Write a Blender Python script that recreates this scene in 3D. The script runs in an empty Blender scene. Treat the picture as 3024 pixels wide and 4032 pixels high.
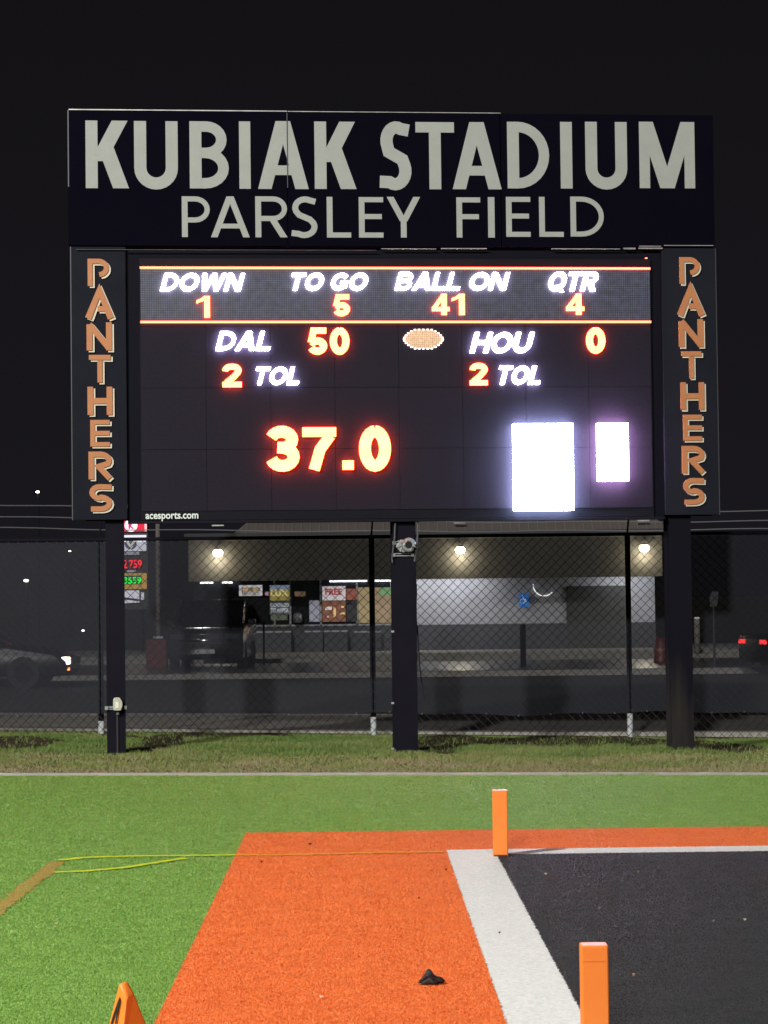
import bpy, bmesh, math, random
import numpy as np
from mathutils import Vector, Matrix
random.seed(7); rng = np.random.default_rng(7)
SC = bpy.context.scene
COL = SC.collection
rad = math.radians

# ------------------------------------------------------------ camera
FPX, HC = 9800.0, 1.8
def cam_axes(rho=.0117, vp=(1412, 2358)):
    ux = (vp[0]-1512)/FPX; vy = -(vp[1]-2016)/FPX; a = p = 0.0
    for _ in range(50):
        F = np.array([math.sin(a)*math.cos(p), math.cos(a)*math.cos(p), math.sin(p)])
        R0 = np.array([math.cos(a), -math.sin(a), 0.0]); U0 = np.cross(R0, F)
        R = R0*math.cos(rho)-U0*math.sin(rho); U = U0*math.cos(rho)+R0*math.sin(rho)
        d = np.array([0, 1.0, 0]); a += d@R/(d@F)-ux; p += d@U/(d@F)-vy
    return F, R, U
AF, AR, AU = cam_axes()
cd = bpy.data.cameras.new('camera'); cam = bpy.data.objects.new('camera', cd); COL.objects.link(cam)
cam.matrix_world = Matrix(((AR[0], AU[0], -AF[0], 0), (AR[1], AU[1], -AF[1], 0), (AR[2], AU[2], -AF[2], HC), (0, 0, 0, 1)))
cd.sensor_fit = 'VERTICAL'; cd.angle = 2*math.atan(2016/FPX); cd.clip_start = .1; cd.clip_end = 3000
SC.camera = cam

# ------------------------------------------------------------ night sky
w = bpy.data.worlds.new('World'); SC.world = w; w.use_nodes = True
nt = w.node_tree; bg = nt.nodes['Background']
tc = nt.nodes.new('ShaderNodeTexCoord'); sp = nt.nodes.new('ShaderNodeSeparateXYZ'); cr = nt.nodes.new('ShaderNodeValToRGB')
nt.links.new(tc.outputs['Generated'], sp.inputs[0]); nt.links.new(sp.outputs['Z'], cr.inputs[0]); nt.links.new(cr.outputs[0], bg.inputs[0])
cr.color_ramp.elements[0].position = 0.0; cr.color_ramp.elements[0].color = (.0098, .0090, .0122, 1)
cr.color_ramp.elements[1].position = .30; cr.color_ramp.elements[1].color = (.0056, .0050, .0052, 1)
bg.inputs[1].default_value = 1.0

# ------------------------------------------------------------ light: far floodlight bank (sun) and the near left bank
sd = bpy.data.lights.new('sun', 'SUN'); sd.energy = 1.25; sd.angle = rad(1.6); sd.color = (1, .985, .96)
sun = bpy.data.objects.new('sun', sd); COL.objects.link(sun)
sun.rotation_euler = Vector((.18, 1, -.33)).to_track_quat('-Z', 'Y').to_euler()
fd = bpy.data.lights.new('field_floodlight', 'SPOT'); fd.energy = 30000; fd.spot_size = rad(95); fd.spot_blend = .6; fd.shadow_soft_size = .45; fd.color = (1, .98, .94)
fl = bpy.data.objects.new('field_floodlight', fd); COL.objects.link(fl); fl.location = (-13.5, 3, 15.5)
fl.rotation_euler = (Vector((1, 17, 0))-fl.location).to_track_quat('-Z', 'Y').to_euler()
SC.view_settings.view_transform = 'Standard'; SC.view_settings.look = 'None'; SC.view_settings.exposure = 0.0; SC.view_settings.gamma = 1
SC.view_settings.use_curve_mapping = False
SC.render.engine = 'CYCLES'
SC.cycles.max_bounces = 6; SC.cycles.transparent_max_bounces = 12; SC.cycles.caustics_reflective = False; SC.cycles.caustics_refractive = False
SC.cycles.sample_clamp_indirect = 4

# ------------------------------------------------------------ photograph measures -> places in the world
ORG = np.array([0, 0, HC])
def ray(px, py): return AF+(px-1512)/FPX*AR-(py-2016)/FPX*AU
def G(px, py, z=0.0):
    d = ray(px, py); return ORG+d*((z-HC)/d[2])
def P(px, py, y):
    d = ray(px, py); return ORG+d*(y/d[1])
SB = G(1590, 2963); PSI = rad(5.2)
ST = np.array([math.cos(PSI), math.sin(PSI), 0]); SN = np.array([-math.sin(PSI), math.cos(PSI), 0])
def L(px, py):
    d = ray(px, py); q = ORG+d*((SB-ORG)@SN/(d@SN))-SB; return q@ST, q[2]
def slope(y): return float(np.interp(y, [19, 25.4, 29.3, 33, 45, 60], [0, .0117, .0125, .0217, .01, 0]))
def H(x, y): return -slope(y)*max(-9, min(9, x))

# ------------------------------------------------------------ materials
MATS = {}
def mat(name, col, rough=.6, metal=0, spec=.5, emit=None, estr=0, noise=None, bump=None, coat=0):
    """noise=(scale, second colour, contrast[, detail]); bump=(scale, strength, distance)"""
    if name in MATS: return MATS[name]
    m = bpy.data.materials.new(name); m.use_nodes = True; n = m.node_tree.nodes; l = m.node_tree.links; b = n['Principled BSDF']
    b.inputs['Base Color'].default_value = (*col, 1); b.inputs['Roughness'].default_value = rough; b.inputs['Metallic'].default_value = metal
    b.inputs['Specular IOR Level'].default_value = spec; b.inputs['Coat Weight'].default_value = coat
    t = n.new('ShaderNodeTexCoord')
    if noise:
        x = n.new('ShaderNodeTexNoise'); x.inputs['Scale'].default_value = noise[0]; x.inputs['Detail'].default_value = noise[3] if len(noise) > 3 else 6
        r = n.new('ShaderNodeValToRGB'); k = noise[2]
        r.color_ramp.elements[0].position = .5-k; r.color_ramp.elements[1].position = .5+k
        r.color_ramp.elements[0].color = (*col, 1); r.color_ramp.elements[1].color = (*noise[1], 1)
        l.new(t.outputs['Object'], x.inputs['Vector']); l.new(x.outputs['Fac'], r.inputs[0]); l.new(r.outputs[0], b.inputs['Base Color'])
    if bump:
        x = n.new('ShaderNodeTexNoise'); x.inputs['Scale'].default_value = bump[0]; x.inputs['Detail'].default_value = 5
        u = n.new('ShaderNodeBump'); u.inputs['Strength'].default_value = bump[1]; u.inputs['Distance'].default_value = bump[2]
        l.new(t.outputs['Object'], x.inputs['Vector']); l.new(x.outputs['Fac'], u.inputs['Height']); l.new(u.outputs[0], b.inputs['Normal'])
    if emit:
        b.inputs['Emission Color'].default_value = (*emit, 1); b.inputs['Emission Strength'].default_value = estr
    MATS[name] = m; return m

def ledmat(name, col, s, row=.0213):
    """lit diodes in rows: the strength dips a little between the rows"""
    m = bpy.data.materials.new(name); m.use_nodes = True; n = m.node_tree.nodes; l = m.node_tree.links; b = n['Principled BSDF']
    b.inputs['Base Color'].default_value = (.02, .02, .02, 1); b.inputs['Emission Color'].default_value = (*col, 1)
    t = n.new('ShaderNodeTexCoord'); sx = n.new('ShaderNodeSeparateXYZ'); l.new(t.outputs['Object'], sx.inputs[0])
    mu = n.new('ShaderNodeMath'); mu.operation = 'MULTIPLY'; mu.inputs[1].default_value = 2*math.pi/row; l.new(sx.outputs['Z'], mu.inputs[0])
    si = n.new('ShaderNodeMath'); si.operation = 'SINE'; l.new(mu.outputs[0], si.inputs[0])
    mr = n.new('ShaderNodeMapRange'); mr.inputs[1].default_value = -1; mr.inputs[2].default_value = 1; mr.inputs[3].default_value = s*.45; mr.inputs[4].default_value = s
    l.new(si.outputs[0], mr.inputs[0]); l.new(mr.outputs[0], b.inputs['Emission Strength']); MATS[name] = m; return m

# ------------------------------------------------------------ mesh helpers
class MB:
    def __init__(s): s.v = []; s.f = []
    def add(s, vs, fs):
        o = len(s.v); s.v += [tuple(map(float, q)) for q in vs]; s.f += [tuple(i+o for i in f) for f in fs]; return s
    def box(s, x0, x1, y0, y1, z0, z1):
        return s.add([(x0,y0,z0),(x1,y0,z0),(x1,y1,z0),(x0,y1,z0),(x0,y0,z1),(x1,y0,z1),(x1,y1,z1),(x0,y1,z1)],
                     [(0,3,2,1),(4,5,6,7),(0,1,5,4),(1,2,6,5),(2,3,7,6),(3,0,4,7)])
    def tube(s, pts, r, n=8, cap=True):
        pts = [Vector(p) for p in pts]; vs = []; fs = []
        for i, p in enumerate(pts):
            d = (pts[min(i+1, len(pts)-1)]-pts[max(i-1, 0)]).normalized()
            a = Vector((0, 0, 1)) if abs(d.z) < .9 else Vector((1, 0, 0)); u = d.cross(a).normalized(); v = d.cross(u)
            rr = r[i] if isinstance(r, (list, tuple)) else r
            vs += [p+(u*math.cos(2*math.pi*k/n)+v*math.sin(2*math.pi*k/n))*rr for k in range(n)]
        for i in range(len(pts)-1):
            for k in range(n): fs.append((i*n+k, i*n+(k+1) % n, (i+1)*n+(k+1) % n, (i+1)*n+k))
        if cap: fs.append(tuple(range(n))[::-1]); fs.append(tuple((len(pts)-1)*n+k for k in range(n)))
        return s.add(vs, fs)
    def prism(s, poly, y0, y1):
        """outline in x,z pulled from y0 to y1"""
        n = len(poly); vs = [(x, y0, z) for x, z in poly]+[(x, y1, z) for x, z in poly]
        return s.add(vs, [tuple(range(n)), tuple(range(2*n-1, n-1, -1))]+[(i, i+n, (i+1) % n+n, (i+1) % n) for i in range(n)])
    def stroke(s, pts, wd, y0, y1, closed=False):
        """a letter stroke of even width along pts (x,z), flat ends, mitred corners"""
        P_ = [Vector(p) for p in pts]; n = len(P_); Ls, Rs = [], []
        for i in range(n):
            a = (P_[i]-P_[i-1]).normalized() if i else (P_[1]-P_[0]).normalized()
            b = (P_[i+1]-P_[i]).normalized() if i < n-1 else a
            t = (a+b).normalized(); q = Vector((-t.y, t.x)); k = wd/2/max(.45, q.dot(Vector((-a.y, a.x))))
            Ls.append(P_[i]+q*k); Rs.append(P_[i]-q*k)
        vs = []
        for i in range(n):
            vs += [(Ls[i].x, y0, Ls[i].y), (Rs[i].x, y0, Rs[i].y), (Rs[i].x, y1, Rs[i].y), (Ls[i].x, y1, Ls[i].y)]
        fs = [(0, 1, 2, 3), (4*n-1, 4*n-2, 4*n-3, 4*n-4)]
        for i in range(n-1):
            o = 4*i
            for k in range(4): fs.append((o+k, o+4+k, o+4+(k+1) % 4, o+(k+1) % 4))
        return s.add(vs, fs)
    def build(s, name, m, parent=None, org=None, bevel=0, smooth=False, loc=None, kind=None, label=None):
        vs = s.v if org is None else [(a-org[0], b-org[1], c-org[2]) for a, b, c in s.v]
        me = bpy.data.meshes.new(name); me.from_pydata(vs, [], s.f); me.update()
        bm = bmesh.new(); bm.from_mesh(me); bmesh.ops.recalc_face_normals(bm, faces=bm.faces)
        if bevel: bmesh.ops.bevel(bm, geom=list(bm.edges), offset=bevel, segments=2, affect='EDGES', profile=.5, clamp_overlap=True)
        bm.to_mesh(me); bm.free()
        if smooth: me.polygons.foreach_set('use_smooth', [True]*len(me.polygons)); me.update()
        me.materials.append(m); o = bpy.data.objects.new(name, me); COL.objects.link(o)
        if parent: o.parent = parent
        if loc is not None: o.location = loc
        if kind: o['kind'] = kind
        if label: o['label'] = label
        return o
def tag(o, label, cat, group=None):
    o['label'] = label; o['category'] = cat
    if group: o['group'] = group
    return o
def empty(name, loc, label, cat, group=None, rz=0):
    e = bpy.data.objects.new(name, None); COL.objects.link(e); e.location = tuple(map(float, loc)); e.rotation_euler.z = rz
    e.empty_display_size = .2; return tag(e, label, cat, group)
def textmesh(name, s, x0, x1, z0, z1, y0, y1, m, parent, bold=.0, shear=0, org=None, label=None, spacing=1):
    cu = bpy.data.curves.new(name, 'FONT'); cu.body = s; cu.offset = bold; cu.shear = shear; cu.extrude = .5; cu.resolution_u = 5; cu.space_character = spacing
    t = bpy.data.objects.new(name, cu); COL.objects.link(t); bpy.context.view_layer.update()
    me = bpy.data.meshes.new_from_object(t.evaluated_get(bpy.context.evaluated_depsgraph_get()))
    bpy.data.objects.remove(t); bpy.data.curves.remove(cu)
    a = np.empty(len(me.vertices)*3); me.vertices.foreach_get('co', a); a = a.reshape(-1, 3)
    mn, mx = a.min(0), a.max(0); q = np.empty_like(a)
    q[:, 0] = x0+(a[:, 0]-mn[0])/(mx[0]-mn[0])*(x1-x0); q[:, 2] = z0+(a[:, 1]-mn[1])/(mx[1]-mn[1])*(z1-z0)
    q[:, 1] = y1+(a[:, 2]-mn[2])/(mx[2]-mn[2])*(y0-y1)
    if org is not None: q -= np.array(org)
    me.vertices.foreach_set('co', q.ravel()); me.materials.clear(); me.materials.append(m); me.name = name; me.update()
    o = bpy.data.objects.new(name, me); COL.objects.link(o); o.parent = parent
    if label: o['label'] = label
    return o

# ------------------------------------------------------------ a drawn bold sans alphabet (strokes of even width)
def _arc(cx, cz, rx, rz_, a0, a1, n=10): return [(cx+rx*math.cos(rad(a0+(a1-a0)*i/n)), cz+rz_*math.sin(rad(a0+(a1-a0)*i/n))) for i in range(n+1)]
GWID = dict(zip('KUBIASTDMPRLEYFOWNGQH0123457. ', (1, 1, .93, .30, 1.08, .88, .92, 1, 1.25, .88, 1, .78, .80, 1.04, .78, 1.15, 1.5, 1.02, 1.1, 1.15, 1, .84, .66, .84, .84, .9, .84, .84, .30, .34)))
def glyph(ch, x0, x1, z0, z1, t):
    """convex pieces of a letter inside the box; t = stroke width"""
    w = x1-x0; h = z1-z0; hx = t/2; out = []
    def box(a, b, c, d): out.append([(a, c), (b, c), (b, d), (a, d)])
    def para(xa, za, xb, zb, hw): out.append([(xa-hw, za), (xa+hw, za), (xb+hw, zb), (xb-hw, zb)])
    def path(pts, th=t):
        P_ = [Vector(p) for p in pts]; n = len(P_); A = []; Bq = []
        for i in range(n):
            a = (P_[i]-P_[i-1]).normalized() if i else (P_[1]-P_[0]).normalized(); b = (P_[i+1]-P_[i]).normalized() if i < n-1 else a
            q = (a+b).normalized(); q = Vector((-q.y, q.x)); k = th/2/max(.5, q.dot(Vector((-a.y, a.x)))); A.append(P_[i]+q*k); Bq.append(P_[i]-q*k)
        for i in range(n-1): out.append([tuple(A[i]), tuple(A[i+1]), tuple(Bq[i+1]), tuple(Bq[i])])
        out[-1] = out[-1]+['j']*0
    L0, R0, T0, B0 = x0+hx, x1-hx, z1-hx, z0+hx; cx = (x0+x1)/2; cz = (z0+z1)/2; tb = t*.88; TB, BB = z1-tb/2, z0+tb/2
    if ch == 'I': box(x0, x1, z0, z1)
    elif ch in 'EFL':
        box(x0, x0+t, z0, z1)
        if ch in 'EL': box(x0+t, x1, z0, z0+tb)
        if ch in 'EF': box(x0+t, x1, z1-tb, z1); box(x0+t, x0+w*.94, z0+h*.52-tb/2, z0+h*.52+tb/2)
    elif ch == 'T': box(x0, x1, z1-tb, z1); box(cx-hx, cx+hx, z0, z1-tb)
    elif ch == 'H': box(x0, x0+t, z0, z1); box(x1-t, x1, z0, z1); box(x0+t, x1-t, cz-tb*.45, cz+tb*.55)
    elif ch == 'N': box(x0, x0+t, z0, z1); box(x1-t, x1, z0, z1); para(x1-t*.62, z0, x0+t*.62, z1, t*.62)
    elif ch == 'M': box(x0, x0+t*.9, z0, z1); box(x1-t*.9, x1, z0, z1); para(cx-t*.02, z0, x0+t*.6, z1, t*.60); para(cx+t*.02, z0, x1-t*.6, z1, t*.60)
    elif ch == 'W':
        q = w*.27
        para(x0+q*.98, z0, x0+t*.56, z1, t*.56); para(x0+q*.98, z0, cx, z1, t*.56); para(x1-q*.98, z0, cx, z1, t*.56); para(x1-q*.98, z0, x1-t*.56, z1, t*.56)
    elif ch == 'A':
        para(x0+t*.56, z0, cx-t*.05, z1, t*.56); para(x1-t*.56, z0, cx+t*.05, z1, t*.56); zb = z0+h*.27; m = .27*(w/2-t*.5); box(x0+t*.9+m, x1-t*.9-m, zb-tb*.42, zb+tb*.5)
    elif ch == 'K':
        box(x0, x0+t, z0, z1); a = t*.66; para(x0+t*.98+a*.1, z0+h*.40, x1-a*1.12, z1, a)
        para(x1-a, z0, x0+w*.44+a*.1, z0+h*.62, a)
    elif ch == 'Y': zj = z0+h*.40; box(cx-hx, cx+hx, z0, zj+.0); para(cx-hx*.1, zj, x0+t*.6, z1, t*.6); para(cx+hx*.1, zj, x1-t*.6, z1, t*.6)
    elif ch == 'U': r = min(w*.5-hx, h*.36); path([(L0, z1), (L0, B0+r)]+_arc(cx, B0+r, w/2-hx, r, 180, 360, 14)[1:]+[(R0, z1)])
    elif ch == 'D': box(x0, x0+t, z0, z1); r = (h/2-tb/2); rx = min(w*.62, r*1.15, R0-x0-t*.55); path([(x0+t*.5, TB), (R0-rx, TB)]+_arc(R0-rx, cz, rx, r, 90, -90, 16)[1:-1]+[(R0-rx, BB), (x0+t*.5, BB)], tb)
    elif ch in 'PRB':
        box(x0, x0+t, z0, z1); zm = z0+h*(.42 if ch == 'P' else .46 if ch == 'R' else .53); r = (TB-zm)/2; xr = R0-(w*.05 if ch == 'B' else 0); rx = min(w*.45, r*1.15, xr-x0-t*.55)
        path([(x0+t*.5, TB), (xr-rx, TB)]+_arc(xr-rx, (TB+zm)/2, rx, r, 90, -90, 12)[1:-1]+[(xr-rx, zm), (x0+t*.5, zm)], tb)
        if ch == 'B': r = (zm-BB)/2; rx = min(w*.5, r*1.2, R0-x0-t*.55); path([(x0+t*.5, zm), (R0-rx, zm)]+_arc(R0-rx, (BB+zm)/2, rx, r, 90, -90, 12)[1:-1]+[(R0-rx, BB), (x0+t*.5, BB)], tb)
        if ch == 'R': para(x1-t*.62, z0, x0+w*.50, zm+tb*.2, t*.62)
    elif ch in 'O0Q': path(_arc(cx, cz, w/2-hx, h/2-hx*.95, 90, 450, 26))
    elif ch == 'G': path(_arc(cx, cz, w/2-hx, h/2-hx, 38, 340, 20)); box(cx+w*.04, x1-hx*.3, cz-tb*.6, cz+tb*.25); box(x1-t*1.1, x1-hx*.3, z0+h*.14, cz-tb*.6)
    elif ch == 'C': path(_arc(cx, cz, w/2-hx, h/2-hx, 45, 315, 20))
    elif ch == 'S':
        ru = (T0-cz)/2; path([(x1-w*.10, z1-h*.115-hx*.2)]+_arc(cx+w*.02, cz+ru+h*.012, w/2-hx-w*.03, ru-h*.012, 62, 205, 9)+[(x0+w*.30, cz+h*.055), (x1-w*.30, cz-h*.055)]+_arc(cx-w*.02, cz-ru-h*.012, w/2-hx-w*.01, ru-h*.012, 25, -122, 9)+[(x0+w*.02, z0+h*.115+hx*.1)])
    if ch == 'Q': para(x1-t*.35, z0-h*.06, cx+t*.3, z0+h*.28, t*.45)
    if ch == '1': xs = x1-t*1.02; box(xs, x1, z0, z1); out.append([(x0, z1-h*.34), (xs, z1-h*.20), (xs, z1), (x0+w*.38, z1-h*.10)]); out.append([(x0, z1-h*.34), (x0+w*.38, z1-h*.10), (x0+w*.2, z1-h*.16), (x0, z1-h*.20)])
    if ch == '7': box(x0, x1, z1-tb, z1); path([(x1-t*.55, z1-tb*.9), (cx+w*.02, cz-h*.02), (x0+w*.34, z0)], t)
    if ch == '4': box(x0, x1, z0+h*.19, z0+h*.19+tb*.85); box(x1-w*.16-t, x1-w*.16, z0, z1); para(x0+t*.5, z0+h*.19+tb*.8, x1-w*.16-t*.45, z1, t*.45)
    if ch == '2': path([(L0, z1-h*.31)]+_arc(cx, z1-h*.29, w/2-hx, h*.29-hx*.95, 165, -25, 11)+[(cx+w*.10, cz-h*.06), (L0+w*.05, BB+tb*.3)]); box(x0, x1, z0, z0+tb)
    if ch == '3': r = (T0-cz-h*.015)/2; path(_arc(cx-w*.02, cz+r+h*.02, w/2-hx-w*.02, r, 162, -80, 12)+[(x0+w*.36, cz+h*.03)]); path([(x0+w*.36, cz+h*.03)]+_arc(cx, cz-r, w/2-hx, r+h*.02, 80, -165, 12))
    if ch == '5': box(x0+w*.16, x1-w*.04, z1-tb, z1); para(x0+hx*1.0, cz-h*.03, x0+w*.16+hx, z1-tb*.2, hx*.95); r = h*.315-hx; path([(x0+hx*1.1, cz-h*.0)]+_arc(cx, z0+h*.315, w/2-hx, r, 130, -160, 14))
    if ch == '.': box(x0, x1, z0, z1)
    return out
def word(name, s, x0, x1, z0, z1, y0, y1, m, parent, st=.2, gap=.12, shear=0, org=None, label=None, fixed=None):
    """st = stroke as a share of the height; letters share out the width by GWID; shear leans them"""
    h = z1-z0; sx_ = shear*h; tot = sum(GWID[c] for c in s)+gap*(len(s)-1); k = (x1-x0-sx_)/tot; x = x0; e = 0
    for c in s:
        mb = MB(); e = 0
        if c != ' ':
            for pc in glyph(c, x, x+GWID[c]*k, z0, z1, st*h):
                pc = [(a+shear*(b-z0), b) for a, b in pc]; e += 1
                mb.prism(pc, y0+e*.00012, y1)
            mb.build(name, m, parent, org, label=label)
        x += (GWID[c]+gap)*k
def structure(o): o['kind'] = 'structure'; return o

# ============================================================ GROUND
m_turf = mat('turf_green', (.15, .28, .055), .75, noise=(38, (.20, .35, .075), .16), bump=(110, .3, .008), spec=.15)
m_or = mat('turf_orange', (.72, .135, .028), .75, noise=(42, (.84, .18, .042), .16), bump=(110, .3, .008), spec=.15)
m_wh = mat('turf_white', (.62, .62, .60), .75, noise=(42, (.78, .78, .75), .16), bump=(110, .4, .012), spec=.15)
m_bk = mat('turf_black', (.020, .022, .022), .75, noise=(42, (.040, .042, .042), .16), bump=(110, .3, .008), spec=.2)
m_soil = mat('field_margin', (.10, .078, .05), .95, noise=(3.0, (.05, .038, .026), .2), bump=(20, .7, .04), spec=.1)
m_road = mat('road_asphalt', (.045, .043, .042), .85, noise=(9, (.080, .074, .068), .25), bump=(60, .4, .01), spec=.3)
m_lot = mat('wet_concrete', (.06, .06, .055), .28, noise=(1.1, (.17, .165, .15), .2), bump=(3, .25, .03), spec=.5)
m_conc = mat('pale_concrete', (.34, .33, .30), .85, noise=(14, (.22, .21, .19), .3), bump=(40, .3, .01))

def sheet(name, xs, ys, dz, m, hf=H):
    mb = MB(); nx = len(xs)
    vs = [(x, y, hf(x, y)+dz) for y in ys for x in xs]
    fs = [(j*nx+i, j*nx+i+1, (j+1)*nx+i+1, (j+1)*nx+i) for j in range(len(ys)-1) for i in range(nx-1)]
    return structure(mb.add(vs, fs).build(name, m))
XW = [-300, -60, -9, -6, -3, 0, 3, 6, 9, 60, 300]
sheet('turf_field', XW, [-60, 5, 19, 20, 21, 22, 23, 24, 25.45], 0, m_turf)
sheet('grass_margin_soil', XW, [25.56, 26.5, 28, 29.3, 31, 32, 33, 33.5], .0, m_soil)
sheet('roadside_strip', XW, [33.75, 36, 39.5], -.02, mat('asphalt_paled_as_lit', (.62, .58, .54), .9, noise=(3, (.46, .43, .40), .25), bump=(60, .4, .01)))  # road surface paled to stand in for light falling on this strip
sheet('road', XW, [39.5, 45, 50, 57.8], -.025, m_road)
sheet('parking_lot', XW, [58.2, 62, 68, 74], .02, m_lot)
sheet('ground', [-1500, -300, 0, 300, 1500], [-800, -60, 30, 76, 300, 2500], -.25, m_road)
structure(MB().box(-300, 300, 57.8, 58.2, -.2, .10).build('road_kerb', m_conc))
structure(MB().box(-300, 300, 70.6, 70.95, -.1, .13).build('lot_kerb', m_conc))
structure(MB().box(-300, 300, 74.0, 84, -.2, .16).build('store_sidewalk', m_conc))
def kerb_run(name, y0, y1, top, m, xs, hf=H):
    mb = MB(); vs = []; fs = []
    for x in xs:
        h = hf(x, (y0+y1)/2); j = rng.uniform(-.008, .008)
        vs += [(x, y0+j, h-.2), (x, y0+j, h+top), (x, y1, h+top), (x, y1, h-.2)]
    for i in range(len(xs)-1):
        o = 4*i; fs += [(o, o+4, o+5, o+1), (o+1, o+5, o+6, o+2), (o+2, o+6, o+7, o+3)]
    return structure(mb.add(vs, fs).build(name, m))
m_kerb = mat('weathered_white_concrete', (.42, .40, .36), .9, noise=(5, (.30, .28, .24), .25), bump=(30, .3, .01))
kerb_run('field_kerb', 25.45, 25.56, .024, m_kerb, [-60]+list(np.arange(-9, 9.01, .3))+[60])
kerb_run('fence_footing', 33.35, 33.75, .015, m_kerb, [-60]+list(np.arange(-9, 9.01, .3))+[60], lambda x, y: max(H(x, y)+.02, H(x, y)*.55))

def strip(name, p0, p1, wdt, dz, m, jit=.006, step=.012):
    """painted strip from p0 to p1 (left edge line), width to the right, ragged fibre edges"""
    p0 = np.array(p0, float); p1 = np.array(p1, float); d = p1-p0; n = max(2, int(np.linalg.norm(d)/step)); d /= np.linalg.norm(d); q = np.array([d[1], -d[0]])
    vs = []; fs = []
    for i in range(n+1):
        c = p0+(p1-p0)*i/n; a = c+q*rng.uniform(-jit, jit); b = c+q*(wdt+rng.uniform(-jit, jit))
        for e in (a, b): vs.append((e[0], e[1], H(*e)+dz))
    for i in range(n): fs.append((2*i, 2*i+1, 2*i+3, 2*i+2))
    return structure(MB().add(vs, fs).build(name, m))
XL, XI, XB = -.89, .605, .94          # outer orange edge, white line, black end zone (field x)
YO, YW, YB = 19.30, 17.78, 17.42      # the same along the end line
strip('orange_side_border', (XL, 3), (XL, YO), XI-XL+.0, .004, m_or)
strip('orange_end_border', (XI-.01, YO), (30, YO-.06), YO-YW, .0045, m_or, .008)
strip('white_sideline', (XI, 3), (XI, YW), XB-XI, .008, m_wh, .008)
strip('white_end_line', (XB-.02, YW), (30, YW-.05), YW-YB, .0085, m_wh, .008)
structure(MB().add([(XB, 3, .006), (30, 3, .006), (30, YB+.04, .006), (XB, YB+.04, .006)], [(0, 1, 2, 3)]).build('black_end_zone', m_bk))
m_yel = mat('yellow_line_paint', (.66, .74, .030), .8, noise=(40, (.42, .58, .04), .2), spec=.1)
m_oldor = mat('faded_orange_paint', (.50, .215, .06), .8, noise=(30, (.30, .26, .07), .18), spec=.1)
m_yelor = mat('yellow_over_orange_paint', (.90, .42, .04), .8, noise=(40, (.85, .28, .04), .25), spec=.1)
def pathstrip(name, pix, wd, dz, m, jit=.004):
    pts = [G(*p)[:2] for p in pix]; out = []
    for a, b in zip(pts[:-1], pts[1:]):
        n = max(1, int(np.linalg.norm(b-a)/.03)); out += [a+(b-a)*i/n for i in range(n)]
    out.append(pts[-1]); vs = []; fs = []
    for i, c in enumerate(out):
        t = out[min(i+1, len(out)-1)]-out[max(i-1, 0)]; t = t/np.linalg.norm(t); q = np.array([t[1], -t[0]])
        for s in (-1, 1):
            e = c+q*s*(wd/2+rng.uniform(-jit, jit)); vs.append((e[0], e[1], H(*e)+dz))
    fs = [(2*i, 2*i+1, 2*i+3, 2*i+2) for i in range(len(out)-1)]
    return structure(MB().add(vs, fs).build(name, m))
pathstrip('yellow_line', [(235, 3392), (330, 3381), (440, 3377), (600, 3374), (750, 3373), (924, 3371)], .085, .0095, m_yel, .010)
pathstrip('yellow_line', [(924, 3371), (1100, 3371), (1300, 3367), (1500, 3362), (1745, 3359)], .085, .0105, m_yelor, .010)
pathstrip('yellow_branch_line', [(215, 3440), (350, 3434), (500, 3420), (600, 3404), (730, 3384)], .075, .0105, m_yel, .010)
pathstrip('faded_orange_line', [(228, 3396), (140, 3466), (60, 3530), (-90, 3650)], .11, .006, m_oldor, .022)

# ---- artificial turf fibres: short real blades, denser and finer near the camera
def colour_at(x, y):
    z = np.zeros(len(x), int)                                        # 0 green
    o = (x > XL) & (y < YO-.003*(x-XI)*0); z[o] = 1
    z[(x > XI) & (y < YW)] = 2
    z[(x > XB) & (y < YB)] = 3
    return z
def blades(name, x, y, hgt, wid, lean, m, base=0.0):
    n = len(x); hz = np.array([H(a, b) for a, b in zip(x, y)])+base if True else 0
    an = rng.uniform(0, 2*np.pi, n); tx = rng.normal(0, lean, n)*hgt; ty = rng.normal(0, lean, n)*hgt
    dx = np.cos(an)*wid/2; dy = np.sin(an)*wid/2
    v = np.empty((n, 3, 3)); v[:, 0] = np.stack([x-dx, y-dy, hz-.002], 1); v[:, 1] = np.stack([x+dx, y+dy, hz-.002], 1); v[:, 2] = np.stack([x+tx, y+ty, hz+hgt], 1)
    me = bpy.data.meshes.new(name); me.vertices.add(3*n); me.loops.add(3*n); me.polygons.add(n)
    me.vertices.foreach_set('co', v.ravel()); me.loops.foreach_set('vertex_index', np.arange(3*n)); me.polygons.foreach_set('loop_start', np.arange(n)*3)
    me.update(calc_edges=True); me.validate(); me.materials.append(m)
    o = bpy.data.objects.new(name, me); COL.objects.link(o); return o
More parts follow.
